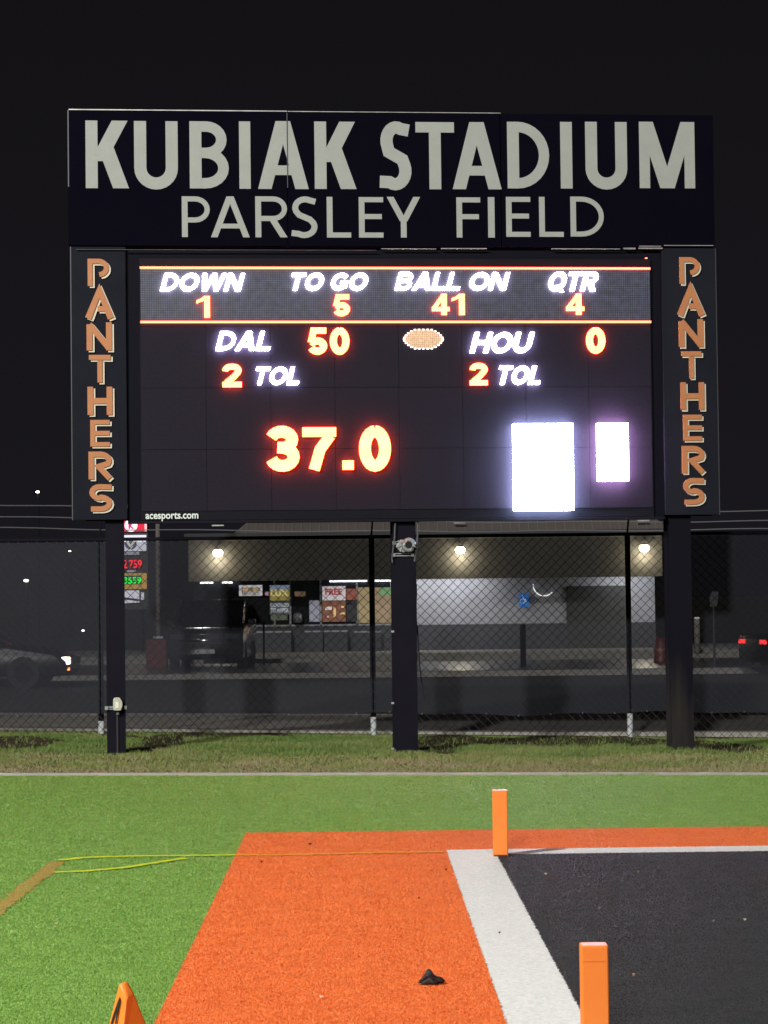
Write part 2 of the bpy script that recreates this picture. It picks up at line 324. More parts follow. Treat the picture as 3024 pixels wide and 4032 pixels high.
def fibre_mat(name, c1, c2, sc=25):
    m = bpy.data.materials.new(name); m.use_nodes = True; n = m.node_tree.nodes; l = m.node_tree.links; b = n['Principled BSDF']
    g = n.new('ShaderNodeNewGeometry'); t = n.new('ShaderNodeTexCoord'); x = n.new('ShaderNodeTexNoise'); x.inputs['Scale'].default_value = 3.2; x.inputs['Detail'].default_value = 7; x.inputs['Roughness'].default_value = .68
    mp = n.new('ShaderNodeMapping'); mp.inputs['Scale'].default_value = (1, 1.5, 1); l.new(t.outputs['Object'], mp.inputs[0]); l.new(mp.outputs[0], x.inputs['Vector']); mm = n.new('ShaderNodeMath'); mm.operation = 'MULTIPLY_ADD'; mm.inputs[1].default_value = .40
    l.new(g.outputs['Random Per Island'], mm.inputs[0]); l.new(x.outputs['Fac'], mm.inputs[2])
    r = n.new('ShaderNodeValToRGB'); r.color_ramp.elements[0].position = .42; r.color_ramp.elements[1].position = .98
    r.color_ramp.elements[0].color = (*c1, 1); r.color_ramp.elements[1].color = (*c2, 1)
    l.new(mm.outputs[0], r.inputs[0]); l.new(r.outputs[0], b.inputs['Base Color']); b.inputs['Roughness'].default_value = .6; b.inputs['Specular IOR Level'].default_value = .25
    MATS[name] = m; return m
NB = 800000
iy = rng.uniform(1/26.0, 1/9.0, NB); yy = 1/iy; yy = yy[yy < 25.44]
xc = .0104*yy*0-.0; xx = yy*rng.uniform(-.155-.02, .165+.02, len(yy))
zone = colour_at(xx, yy)
def near(pix, r):
    q = [G(*p)[:2] for p in pix]; hit = np.zeros(len(xx), bool); pt_ = np.stack([xx, yy], 1)
    for a, b in zip(q[:-1], q[1:]):
        d = b-a; t_ = np.clip(((pt_-a)@d)/(d@d), 0, 1); hit |= np.linalg.norm(pt_-a-t_[:, None]*d, axis=1) < r*rng.uniform(.9, 1.25, len(xx))
    return hit
online = near([(235, 3392), (330, 3381), (440, 3377), (600, 3374), (750, 3373), (924, 3371), (1100, 3371), (1300, 3367), (1500, 3362), (1745, 3359)], .04)
online &= rng.uniform(0, 1, len(xx)) < .72
online |= near([(215, 3440), (350, 3434), (500, 3420), (600, 3404), (730, 3384)], .038) | (near([(228, 3396), (140, 3466), (60, 3530), (-90, 3650)], .06) & (rng.uniform(0, 1, len(xx)) < .42))
for k, (nm, c1, c2) in enumerate([('green_turf_fibres', (.150, .290, .048), (.275, .445, .105)), ('orange_turf_fibres', (.61, .148, .034), (.81, .240, .070)),
                                  ('white_turf_fibres', (.66, .66, .64), (.86, .86, .84)), ('black_turf_fibres', (.016, .018, .018), (.062, .064, .065))]):
    s = (zone == k) & ~online; x = xx[s]; y = yy[s]; sc = y/10.0
    o = blades(nm, x, y, .0042*rng.uniform(.5, 1.4, len(x))*sc**.6, .0036*sc, 1.2, fibre_mat(nm, c1, c2), .006)
    o['kind'] = 'stuff'

# ---- natural grass on the margin
def grass_mat(name):
    m = bpy.data.materials.new(name); m.use_nodes = True; n = m.node_tree.nodes; l = m.node_tree.links; b = n['Principled BSDF']
    t = n.new('ShaderNodeTexCoord'); mp = n.new('ShaderNodeMapping'); mp.inputs['Scale'].default_value = (.8, 1.1, 1)
    x = n.new('ShaderNodeTexNoise'); x.inputs['Scale'].default_value = .9; x.inputs['Detail'].default_value = 6; x.inputs['Roughness'].default_value = .62
    l.new(t.outputs['Object'], mp.inputs[0]); l.new(mp.outputs[0], x.inputs['Vector'])
    sx = n.new('ShaderNodeSeparateXYZ'); l.new(t.outputs['Object'], sx.inputs[0])
    mr = n.new('ShaderNodeMapRange'); mr.inputs[1].default_value = 27.0; mr.inputs[2].default_value = 29.6; mr.inputs[3].default_value = -.04; mr.inputs[4].default_value = .12; l.new(sx.outputs['Y'], mr.inputs[0])
    g = n.new('ShaderNodeNewGeometry'); a = n.new('ShaderNodeMath'); a.operation = 'ADD'; l.new(x.outputs['Fac'], a.inputs[0]); l.new(mr.outputs[0], a.inputs[1])
    c = n.new('ShaderNodeMath'); c.operation = 'MULTIPLY_ADD'; c.inputs[1].default_value = .16; l.new(g.outputs['Random Per Island'], c.inputs[0]); l.new(a.outputs[0], c.inputs[2])
    r = n.new('ShaderNodeValToRGB'); e = r.color_ramp.elements; e[0].position = .33; e[0].color = (.36, .30, .19, 1); e[1].position = .80; e[1].color = (.13, .215, .05, 1)
    k = e.new(.46); k.color = (.30, .275, .14, 1); k = e.new(.60); k.color = (.23, .27, .085, 1)
    l.new(c.outputs[0], r.inputs[0]); l.new(r.outputs[0], b.inputs['Base Color']); b.inputs['Roughness'].default_value = .7; b.inputs['Specular IOR Level'].default_value = .2
    return m
NG = 190000
gx = rng.uniform(-6.6, 7.0, NG); gy = 25.55+(33.15-25.55)*rng.uniform(0, 1, NG)**.9
def lump(x, y):  # cover: thin soil patches near the fence; bare spots right of posts paint their shadows
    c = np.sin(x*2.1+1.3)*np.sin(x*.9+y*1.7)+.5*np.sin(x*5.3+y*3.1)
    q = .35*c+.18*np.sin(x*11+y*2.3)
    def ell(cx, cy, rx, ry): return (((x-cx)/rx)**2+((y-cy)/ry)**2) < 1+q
    bare_or_shadow = ell(.98, 30.7, .36, 1.7) | ell(1.3, 32.3, .6, .9) | ell(2.8, 31.7, 1.7, 1.35) | ell(-2.45, 31.0, .28, 1.7) | ell(-2.0, 32.5, .6, .6) | ell(4.45, 31.0, .5, 1.7) | ell(-4.7, 30.8, 1.0, 1.4) | ((y > 31.8) & (c > .8))
    return ~bare_or_shadow | (rng.uniform(0, 1, len(x)) < .06)
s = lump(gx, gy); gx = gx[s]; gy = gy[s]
tall = 1+.7*(np.sin(gx*3.3+gy)*np.sin(gx*1.1-gy*2.3) > .35)+.5*(gy > 29)
tall = np.where(gy > 32.3, .7, tall)
o = blades('grass', gx, gy, .023*rng.uniform(.5, 1.4, len(gx))*tall, .011, .75, grass_mat('dry_and_green_grass')); o['kind'] = 'stuff'
# kerb overgrown between two joints
ox = rng.uniform(2.05, 3.0, 500); o = blades('grass_tuft_over_kerb', ox, rng.uniform(25.42, 25.58, 500), .028*rng.uniform(.5, 1.2, 500), .012, .6, MATS['green_turf_fibres']); o['kind'] = 'stuff'

# ============================================================ SCOREBOARD
m_navy = mat('navy_sign_face', (.0034, .0031, .0072), .9, noise=(1.5, (.0046, .0042, .0086), .3), spec=.0)
m_side = mat('charcoal_sign_face', (.014, .015, .022), .85, noise=(2.5, (.018, .019, .026), .3), spec=.02)
m_cab = mat('cabinet_black', (.005, .005, .010), .6, noise=(2.5, (.008, .008, .013), .3), spec=.12)
m_ledface = mat('led_face_louvres', (.015, .0125, .021), .7, noise=(40, (.021, .018, .029), .25, 2), bump=(300, .4, .003), spec=.08)
m_gap = mat('dark_recess', (.004, .004, .009), .7, spec=.1)
m_grey = mat('grey_vinyl_letter', (.37, .38, .355), .6, noise=(5, (.33, .34, .315), .3), spec=.2)
m_orl = mat('dull_orange_letter', (.52, .20, .075), .6, noise=(7, (.46, .17, .062), .3))
m_cream = mat('cream_letter_edge', (.68, .62, .50), .6)
m_trim = mat('light_metal_trim', (.62, .62, .58), .35, metal=.6, noise=(6, (.3, .3, .28), .3))
m_dtrim = mat('dark_metal_trim', (.08, .08, .09), .4, metal=.5)
m_post = mat('black_painted_or_shaded_steel', (.009, .0083, .014), .8, noise=(3, (.013, .012, .018), .3), bump=(8, .1, .01), spec=.05)
m_w = ledmat('led_white', (.76, .68, 1.0), 56); m_r = ledmat('led_red', (1.0, .050, .0135), 62)
m_big = mat('led_white_block', (0, 0, 0), emit=(.62, .72, 1.0), estr=60); m_mag = mat('led_pink_white_block', (0, 0, 0), emit=(.95, .60, 1.0), estr=45)
m_line = mat('led_red_line', (0, 0, 0), emit=(1.0, .05, .02), estr=22)

B = empty('scoreboard', SB, 'tall black football scoreboard on three posts reading KUBIAK STADIUM with lit score display', 'scoreboard', rz=PSI)
def lbox(px0, px1, py0, py1, y0, y1, name, m, parent=B, **k):
    u0 = (L(px0, py0)[0]+L(px0, py1)[0])/2; u1 = (L(px1, py0)[0]+L(px1, py1)[0])/2
    w1 = (L(px0, py0)[1]+L(px1, py0)[1])/2; w0 = (L(px0, py1)[1]+L(px1, py1)[1])/2
    return MB().box(u0, u1, y0, y1, w0, w1).build(name, m, parent, **k)
m_streak = mat('weather_streaked_steel', (.008, .0075, .012), .6, noise=(7, (.034, .031, .027), .2), spec=.04)
n = m_streak.node_tree.nodes; l = m_streak.node_tree.links; mp = n.new('ShaderNodeMapping'); mp.inputs['Scale'].default_value = (1, 1, .07)
nz = [q for q in n if q.type == 'TEX_NOISE'][0]; tcx = [q for q in n if q.type == 'TEX_COORD'][0]; l.new(tcx.outputs['Object'], mp.inputs[0]); l.new(mp.outputs[0], nz.inputs['Vector'])
sx = n.new('ShaderNodeSeparateXYZ'); l.new(tcx.outputs['Object'], sx.inputs[0]); mr = n.new('ShaderNodeMapRange'); mr.inputs[1].default_value = .4; mr.inputs[2].default_value = 1.7; mr.inputs[3].default_value = .02; mr.inputs[4].default_value = -.45; l.new(sx.outputs['Z'], mr.inputs[0])
ad = n.new('ShaderNodeMath'); l.new(nz.outputs['Fac'], ad.inputs[0]); l.new(mr.outputs[0], ad.inputs[1]); l.new(ad.outputs[0], [q for q in n if q.type == 'VALTORGB'][0].inputs[0])
# posts (wide-flange steel)
for px in (455, 1600, 2690):
    u = L(px, 2500)[0]; fw = .135 if px > 500 else .108
    mb = MB().box(u-fw, u+fw, .10, .118, -.35, 5.9).box(u-.008, u+.008, .118, .372, -.35, 5.9).box(u-fw, u+fw, .372, .39, -.35, 5.9)
    mb.build('post', m_post if px < 2000 else m_streak, B)
# header of three panels
for a, b_ in ((268, 1129), (1132, 1969), (1972, 2808)):
    u0 = L(a, 700)[0]; u1 = L(b_, 700)[0]
    MB().box(u0, u1, -.03, .09, 5.935, 7.515).build('header_panel', m_navy, B, bevel=.004)
MB().box(-3.83, L(1129, 440)[0], -.036, .09, 7.5165, 7.528).build('top_trim', m_trim, B)
MB().box(L(1132, 440)[0], L(1969, 440)[0], -.034, .09, 7.5165, 7.5245).build('top_trim', m_trim, B)
MB().box(-3.845, -3.832, -.034, .09, 6.62, 7.515).build('edge_trim', m_dtrim, B)
MB().box(L(1130, 600)[0]-.004, L(1130, 600)[0]+.005, -.046, -.0345, 6.62, 7.50).build('seam_strip', m_dtrim, B)
for a, b_, y, h in ((1500, 1716, 981, .006), (1735, 1915, 980, .009), (2170, 2440, 981, .008), (2452, 2500, 980, .018), (2512, 2606, 979, .014), (2514, 2600, 971, .009), (2612, 2806, 968, .008), (300, 1480, 984, .004)):
    u0, w0 = L(a, y); u1, _ = L(b_, y); MB().box(u0, u1, -.040, -.012, w0-h/2, w0+h/2).build('ledge_trim', m_trim if h > .005 else m_dtrim, B)
hdr = [('K', 336, 508, 477, 743), ('U', 527, 701, 479, 748), ('B', 745, 904, 480, 744), ('I', 940, 987, 480, 745), ('A', 1013, 1215, 479, 746), ('K', 1236, 1403, 481, 746),
       ('S', 1489, 1624, 480, 751), ('T', 1634, 1789, 483, 747), ('A', 1778, 1974, 483, 747), ('D', 1994, 2165, 482, 744), ('I', 2203, 2253, 482, 744), ('U', 2301, 2469, 482, 748), ('M', 2513, 2735, 482, 743)]
sub = [('P', 715, 828, 775, 935), ('A', 829, 983, 775, 936), ('R', 1004, 1132, 775, 936), ('S', 1144, 1253, 775, 939), ('L', 1285, 1382, 777, 937), ('E', 1411, 1509, 778, 937), ('Y', 1521, 1655, 777, 937),
       ('F', 1795, 1891, 779, 937), ('I', 1919, 1947, 778, 937), ('E', 1990, 2088, 777, 934), ('L', 2120, 2218, 777, 934), ('D', 2243, 2378, 776, 933)]
for rows, bold in ((hdr, .176), (sub, .142)):
    for ch, a, b_, y0, y1 in rows:
        u0, w1 = L(a, y0); u1, w0 = L(b_, y1); wl = L((a+b_)/2, y0)[1]; wb = L((a+b_)/2, y1)[1]
        if ch == 'I': MB().box(u0, u1, -.0325, -.029, wb, wl).build('letter', m_grey, B)
        else: word('letter', ch, u0, u1, wb, wl, -.0345, -.029, m_grey, B, st=bold)
# side panels with standing letters
def arc(cx, cz, rx, rz_, a0, a1, n=9): return [(cx+rx*math.cos(rad(a0+(a1-a0)*i/n)), cz+rz_*math.sin(rad(a0+(a1-a0)*i/n))) for i in range(n+1)]
W = .23   # stroke relative to unit width
GL = {'P': [[(W/2, 0), (W/2, .885), (.50, .885)]+arc(.52, .645, .36, .24, 84, -86, 9)],
      'A': [[(.10, 0), (.50, .98), (.90, 0)]], 'N': [[(W/2, 0), (W/2, .93)], [(W/2, .93), (1-W/2, .07)], [(1-W/2, 0), (1-W/2, 1)]],
      'T': [[(0, .895), (1, .895)], [(.5, 0), (.5, .79)]], 'H': [[(W/2, 0), (W/2, 1)], [(1-W/2, 0), (1-W/2, 1)], [(W, .5), (1-W, .5)]],
      'E': [[(1, .885), (W/2, .885), (W/2, .105), (1, .105)], [(W, .5), (1, .5)]],
      'R': [[(W/2, 0), (W/2, .885), (.5, .885)]+arc(.50, .665, .37, .22, 88, -30, 6)+[(.42, .45), (.90, .02)]],
      'S': [[(.98, .87)]+arc(.45, .685, .34, .20, 88, 270, 8)+arc(.5, .315, .38, .205, 88, -90, 8)+[(.06, .11)]]}
def side_letter(ch, u0, u1, w0, w1):
    wu = u1-u0; hh = w1-w0; th = W*min(wu, .33)
    def put(mb, dx, dz, y0, y1):
        for k, path in enumerate(GL[ch]):
            mb.stroke([(u0+wu*a+dx, w0+hh*b_+dz) for a, b_ in path], th, y0+k*.0006, y1)
        if ch == 'A':
            mb.stroke([(u0+wu*.43+dx, w0+hh*.34+dz), (u0+wu*.72+dx, w0+hh*.34+dz)], th*.85, y0+.0012, y1)
    a = MB(); put(a, 0, 0, -.045, -.028); o = a.build('letter', m_orl, B)
    c = MB(); put(c, .024, -.020, -.0275, -.002); c.build('letter_edge', m_cream, o)
pan = 'PANTHERS'
LY = [(130, 350), (373, 595), (617, 837), (860, 1080), (1104, 1325), (1347, 1570), (1590, 1812), (1835, 2060)]
LX = [(183, 352), (165, 388), (175, 374), (193, 366), (182, 378), (203, 358), (190, 376), (197, 376)]
RY = [(118, 333), (357, 572), (593, 810), (832, 1048), (1070, 1286), (1308, 1525), (1547, 1765), (1788, 2007)]
RX = [(908, 1068), (890, 1106), (903, 1096), (923, 1083), (917, 1104), (937, 1086), (928, 1108), (938, 1106)]
for XX, YY, ox_ in ((LX, LY, 250), (RX, RY, 2200)):
    for ch, (a, b_), (c, d) in zip(pan, XX, YY):
        a, b_ = ox_+a*.5198, ox_+b_*.5198; c, d = 950+c*.5198, 950+d*.5198-4
        mx, my = (a+b_)/2, (c+d)/2
        side_letter(ch, L(a, my)[0], L(b_, my)[0]-.012, L(mx, d)[1], L(mx, c)[1])
for a, b_ in ((-3.815, -3.19), (3.155, 3.80)):
    MB().box(a, b_, 0, .09, 2.75, 5.925).build('side_panel', m_side, B, bevel=.004)
    MB().box(a-.012 if a < 0 else b_+.001, a-.001 if a < 0 else b_+.012, -.003, .09, 2.75, 5.925).build('edge_trim', m_dtrim, B)
# led cabinet
MB().box(-3.185, 3.15, .065, .098, 2.70, 5.93).build('cabinet_back', m_gap, B)
u0, u1 = L(556, 1500)[0], L(2566, 1500)[0]
MB().box(u0-.012, u1+.012, .03, .063, 2.735, 5.80).build('led_cabinet', m_cab, B, bevel=.003)
MB().box(-3.185, 3.15, .000, .063, 2.700, 2.732).build('bottom_rail', m_cab, B, bevel=.003)
MB().box(-3.83, 3.81, .395, .46, 2.75, 2.9).build('rear_beam', m_post, B); MB().box(-3.83, 3.81, .395, .46, 5.5, 5.65).build('rear_beam', m_post, B)
nc, nr = 8, 4; z0, z1 = 2.845, 5.715; mw = (u1-u0)/nc; mh = (z1-z0)/nr
first = None
for i in range(nc):
    for j in range(nr):
        if first is None: first = MB().box(0, mw-.004, 0, .012, 0, mh-.004).build('led_module', m_ledface, B); q = first
        else: q = first.copy(); COL.objects.link(q)
        q.parent = B; q.location = (u0+i*mw, .0175, z0+j*mh)
# dim lit band behind the down/to go row
mb_ = bpy.data.materials.new('led_band_dim'); mb_.use_nodes = True; n = mb_.node_tree.nodes; l = mb_.node_tree.links; b = n['Principled BSDF']
t = n.new('ShaderNodeTexCoord'); sx = n.new('ShaderNodeSeparateXYZ'); l.new(t.outputs['Object'], sx.inputs[0]); outs = []
for ax, per in (('X', .0262), ('Z', .0262)):
    mu = n.new('ShaderNodeMath'); mu.operation = 'MULTIPLY'; mu.inputs[1].default_value = 2*math.pi/per; l.new(sx.outputs[ax], mu.inputs[0])
    si = n.new('ShaderNodeMath'); si.operation = 'SINE'; l.new(mu.outputs[0], si.inputs[0])
    mr = n.new('ShaderNodeMapRange'); mr.inputs[1].default_value = -1; mr.inputs[2].default_value = 1; mr.inputs[3].default_value = .3; mr.inputs[4].default_value = 1; l.new(si.outputs[0], mr.inputs[0]); outs.append(mr)
pm = n.new('ShaderNodeMath'); pm.operation = 'MULTIPLY'; l.new(outs[0].outputs[0], pm.inputs[0]); l.new(outs[1].outputs[0], pm.inputs[1])
nz = n.new('ShaderNodeTexNoise'); nz.inputs['Scale'].default_value = 14; nz.inputs['Detail'].default_value = 8; l.new(t.outputs['Object'], nz.inputs['Vector'])
pm2 = n.new('ShaderNodeMath'); pm2.operation = 'MULTIPLY'; l.new(pm.outputs[0], pm2.inputs[0]); l.new(nz.outputs['Fac'], pm2.inputs[1])
pm3 = n.new('ShaderNodeMath'); pm3.operation = 'MULTIPLY'; pm3.inputs[1].default_value = .31; l.new(pm2.outputs[0], pm3.inputs[0])
l.new(pm3.outputs[0], b.inputs['Emission Strength']); b.inputs['Emission Color'].default_value = (.58, .62, 1, 1); b.inputs['Base Color'].default_value = (.010, .010, .014, 1)
w_t = (L(560, 1058)[1]+L(2558, 1053)[1])/2; w_b = (L(560, 1271)[1]+L(2558, 1264)[1])/2
MB().box(u0, u1, .010, .0165, w_b, w_t).build('led_band', mb_, B)
for ww in (w_t, w_b): MB().box(u0-.003, u1+.003, -.004, .0095, ww-.011, ww+.011).build('led_line', m_line, B)
def led(s, px0, px1, py0, py1, m, bold=.035, shear=0, y0=-.022, spacing=1):
    a, b_ = L(px0, (py0+py1)/2)[0], L(px1, (py0+py1)/2)[0]; mx = (px0+px1)/2
    return word('led_figure' if s[0].isdigit() or s == '.' else 'led_letter', s, a, b_, L(mx, py1)[1], L(mx, py0)[1], y0, .0155 if py1 > 1280 else .0095, m, B, st=.212 if shear else .25, shear=shear, gap=.10 if shear else .13)
k5 = .663; X5 = lambda v: 500+v*k5; Y5 = lambda v: 1000+v*k5
k6 = .6932; X6 = lambda v: 1500+v*k6; Y6 = lambda v: 1000+v*k6
SH = .27
led('DOWN', X5(197), X5(700), Y5(116), Y5(220), m_w, .045, SH, spacing=.97); led('TO GO', X5(955), X5(1442), Y5(114), Y5(216), m_w, .045, SH, spacing=.92)
led('BALL ON', X6(78), X6(732), Y6(106), Y6(206), m_w, .045, SH, spacing=.92); led('QTR', X6(940), X6(1244), Y6(102), Y6(210), m_w, .045, SH, spacing=.97)
led('1', X5(414), X5(492), Y5(251), Y5(377), m_r, .06); led('5', X5(1224), X5(1323), Y5(241), Y5(369), m_r, .06)
led('41', X6(290), X6(474), Y6(228), Y6(347), m_r, .06, spacing=.95); led('4', X6(1052), X6(1153), Y6(227), Y6(345), m_r, .06)
led('DAL', X5(525), X5(876), Y5(460), Y5(573), m_w, .045, SH); led('50', X5(1073), X5(1320), Y5(438), Y5(597), m_r, .05, spacing=.97)
led('HOU', X6(504), X6(872), Y6(446), Y6(562), m_w, .045, SH); led('0', X6(1166), X6(1273), Y6(418), Y6(565), m_r, .05)
led('2', X5(567), X5(680), Y5(653), Y5(790), m_r, .05); led('TOL', X5(744), X5(1044), Y5(672), Y5(776), m_w, .045, SH)
led('2', X6(505), X6(605), Y6(620), Y6(746), m_r, .05); led('TOL', X6(649), X6(926), Y6(636), Y6(741), m_w, .045, SH)
k7 = 600/1659
for ch, a, b_, c, d in (('3', 125, 492, 218, 708), ('7', 530, 892, 231, 690), ('.', 965, 1083, 593, 690), ('0', 1145, 1486, 215, 706)):
    led(ch, 1000+a*k7, 1000+b_*k7, 1600+c*k7, 1600+d*k7, m_r, y0=-.05)
def lblock(a, b_, c, d, m, name='led_block'):
    ua, ub = L(a, (c+d)/2)[0], L(b_, (c+d)/2)[0]; mx = (a+b_)/2
    return MB().box(ua, ub, -.11, .0165, L(mx, d)[1], L(mx, c)[1]).build(name, m, B)
lblock(2020, 2252, 1670, 2011, m_big, 'led_white_block'); lblock(2350, 2468, 1668, 1895, m_mag, 'led_white_block')
# football pictogram: dim dotted orange with a white dotted rim
ft = [X6(132), X6(350), Y6(430), Y6(538)]; cx, cy = (ft[0]+ft[1])/2, (ft[2]+ft[3])/2
uc, wc = L(cx, cy); ru = (L(ft[1], cy)[0]-L(ft[0], cy)[0])/2; rw = (L(cx, ft[2])[1]-L(cx, ft[3])[1])/2
pts = []
for a in range(28):
    t_ = 2*math.pi*a/28; pts.append((uc+ru*math.copysign(abs(math.cos(t_))**1.0, math.cos(t_)), wc+rw*math.copysign(min(1, abs(math.sin(t_))**1.25*1.12), math.sin(t_))))
m_ball = mat('led_amber_dots', (0, 0, 0), emit=(1, .60, .34), estr=.95)
n = m_ball.node_tree.nodes; l = m_ball.node_tree.links
vn = n.new('ShaderNodeTexVoronoi'); vn.inputs['Scale'].default_value = 42; vn.inputs['Randomness'].default_value = .2; tcx = n.new('ShaderNodeTexCoord'); l.new(tcx.outputs['Object'], vn.inputs['Vector'])
mr = n.new('ShaderNodeMapRange'); mr.inputs[1].default_value = .1; mr.inputs[2].default_value = .7; mr.inputs[3].default_value = 1.5; mr.inputs[4].default_value = .55; l.new(vn.outputs['Distance'], mr.inputs[0]); l.new(mr.outputs[0], n['Principled BSDF'].inputs['Emission Strength'])
fb = MB().prism(pts, -.004, .0165).build('led_football', m_ball, B)
for i in range(28):
    x, z = pts[i]; MB().box(x-.013, x+.013, -.016, .0166, z-.008, z+.008).build('outline_diode', mat('led_white_rim', (0, 0, 0), emit=(1, .80, .72), estr=2.5), fb)
u, ww = L(2545, 1016); MB().box(u-.012, u+.012, .005, .0165, ww-.006, ww+.006).build('stray_diode', mat('led_red_stray', (0, 0, 0), emit=(1, .12, .06), estr=8), B)
a, wz1 = L(573, 2019); b_, wz0 = L(781, 2051)
textmesh('maker_lettering', 'acesports.com', a, b_, wz0, wz1, -.0025, -.0005, mat('pale_print', (.75, .82, .76), .5), B, bold=.02)

# ---- things on the posts
m_zinc = mat('galvanised_steel', (.34, .36, .35), .5, metal=.4, noise=(20, (.24, .26, .26), .3))
m_lens = mat('cloudy_lens', (.62, .63, .50), .25, noise=(12, (.42, .43, .34), .3), spec=.6)
def S(px, py, y=0.0):
    u, ww = L(px, py); return Vector((u, y, ww))
def sworld(v): return Vector(SB)+Vector(ST)*v[0]+Vector(SN)*v[1]+Vector((0, 0, v[2]))
k = 120/1659
c = S(463, 2776); R_ = empty('floodlight', sworld((c.x, .10, c.z)), 'small cloudy oval floodlight clamped low on the left scoreboard post', 'floodlight', rz=PSI)
def rel(px, py): v = S(px, py); return v.x-c.x, v.z-c.z
oc = [rel(400+a*k, 2720+b_*k) for a, b_ in ((700, 365), (990, 365), (1070, 480), (1140, 620), (1145, 820), (1085, 970), (1060, 1080), (680, 1085), (620, 1000), (622, 470))]
MB().prism(oc, -.13, -.02).build('housing', m_lens, R_, bevel=.012)
MB().prism([rel(400+a*k, 2720+b_*k) for a, b_ in ((760, 600), (925, 600), (940, 925), (765, 925))], -.138, -.129).build('lamp_tube', mat('lamp_tube_glass', (.86, .87, .72), .2), R_)
(x0_, zz) = rel(416, 2787); (x1_, _) = rel(497, 2787)
MB().box(x0_, x1_, -.02, -.008, zz-.004, zz+.012).box(x0_, x1_, -.02, -.008, zz-.026, zz-.014).build('clamp_bar', m_zinc, R_)
MB().box(x0_-.01, x0_+.028, -.05, .03, zz-.026, zz+.014).build('clamp_end', m_zinc, R_); MB().box(x1_-.02, x1_+.004, -.05, .03, zz-.022, zz+.018).build('clamp_end', m_zinc, R_)
x2, z2 = rel(464, 2804); MB().tube([(x2, -.04, z2+.01), (x2, -.04, z2-.03)], .018).build('cable_gland', m_zinc, R_)
cd_ = MB().tube([sworld((L(462, 2811)[0], .085, L(462, 2811)[1])), sworld((L(462, 2811)[0], .085, -.1))], .012).build('conduit', mat('dark_conduit', (.045, .045, .05), .4))
tag(cd_, 'dark conduit running down the left post from the floodlight', 'conduit')
c = S(1590, 2150); R_ = empty('air_horn', sworld((c.x, .10, c.z)), 'grey round horn strapped to the middle scoreboard post with metal bars', 'horn', rz=PSI)
oc = [rel(1530+a*k, 2100+b_*k) for a, b_ in ((640, 340), (1080, 330), (1120, 390), (1320, 480), (1310, 660), (1240, 820), (1100, 960), (830, 1055), (600, 970), (460, 790), (400, 720), (470, 600), (560, 480))]
MB().prism(oc, -.10, -.03).build('body', m_zinc, R_, bevel=.008)
hx, hz = rel(1530+1085*k, 2100+640*k); ring = MB(); rr_ = .062
pr = [(hx+rr_*math.cos(a), -.125, hz+rr_*math.sin(a)) for a in np.linspace(0, 2*math.pi, 17)]
ring.tube(pr, .026, 8, cap=False); ring.build('bell', m_zinc, R_, smooth=True)
MB().tube([(hx, -.135, hz), (hx, -.102, hz)], .040, 14).build('bell_throat', mat('black_void', (.004, .004, .006), .8), R_)
for ang in (0, 72, 144, 216, 288):
    pass
cxr, czr = rel(1530+800*k, 2100+640*k)
for ang in (200, 245, 295, 140):
    e = (cxr+.085*math.cos(rad(ang)), czr+.085*math.sin(rad(ang))); MB().tube([(cxr, -.104, czr), (e[0], -.104, e[1])], .008, 6).build('rib', m_zinc, R_)
for yb, nm in ((515, 1), (1170, 2)):
    xa, za = rel(1530+255*k, 2100+yb*k); xb_, _ = rel(1530+1390*k, 2100+yb*k)
    MB().box(xa, xb_, -.025, -.006, za-.016, za-.004).box(xa, xb_, -.025, -.006, za+.010, za+.020).build('clamp_bar', m_zinc, R_)
    for xe in (xa, xb_-.028): MB().box(xe, xe+.03, -.05, .01, za-.020, za+.018).build('clamp_end', m_trim, R_)
# cables hanging on the middle post's right
m_cable = mat('black_cable', (.012, .012, .014), .5)
def cable(pts, r, label, name='cable', y=.20, m=m_cable):
    P_ = [sworld((L(a, b_)[0], y, L(a, b_)[1])) for a, b_ in pts]
    o = MB().tube([tuple(p) for p in P_], r, 6).build(name, m); return tag(o, label, 'cable', 'cables on the middle post')
cable([(1648, 2050), (1646, 2110), (1640, 2170), (1634, 2210)], .012, 'grey cable from the display down to the horn on the right', m=mat('grey_cable', (.09, .09, .10), .5), y=.05)
cable([(1558, 2060), (1555, 2120), (1549, 2165), (1545, 2200), (1547, 2215)], .010, 'grey cable looping out left of the horn', m=MATS['grey_cable'], y=.05)
cable([(1640, 2320), (1648, 2335), (1645, 2370), (1639, 2410), (1643, 2450), (1648, 2490), (1645, 2530), (1650, 2580), (1646, 2640)], .009, 'black cable bundle hanging on the right of the middle post')
cable([(1634, 2325), (1636, 2380), (1642, 2420), (1652, 2480), (1656, 2540), (1660, 2620), (1676, 2750)], .008, 'black cable strung loose furthest right of the middle post')
bx = sworld((L(1636, 2315)[0], .2, L(1636, 2315)[1])); tag(MB().box(-.03, .04, -.03, .03, -.05, .05).build('junction_box', m_cable, loc=bx, bevel=.006), 'small black junction box at the top of the hanging cables', 'junction box')
for py, lb in ((2487, 'upper pale bracket on the left edge of the middle post'), (2770, 'lower pale bracket on the left edge of the middle post'), (2950, 'pale bracket at the foot of the middle post')):
    p_ = sworld((L(1549, py)[0], .10, L(1549, py)[1])); tag(MB().box(-.015, .02, -.02, .02, -.012, .012).build('bracket', m_trim, loc=p_, bevel=.003), lb, 'bracket', 'brackets on the middle post')

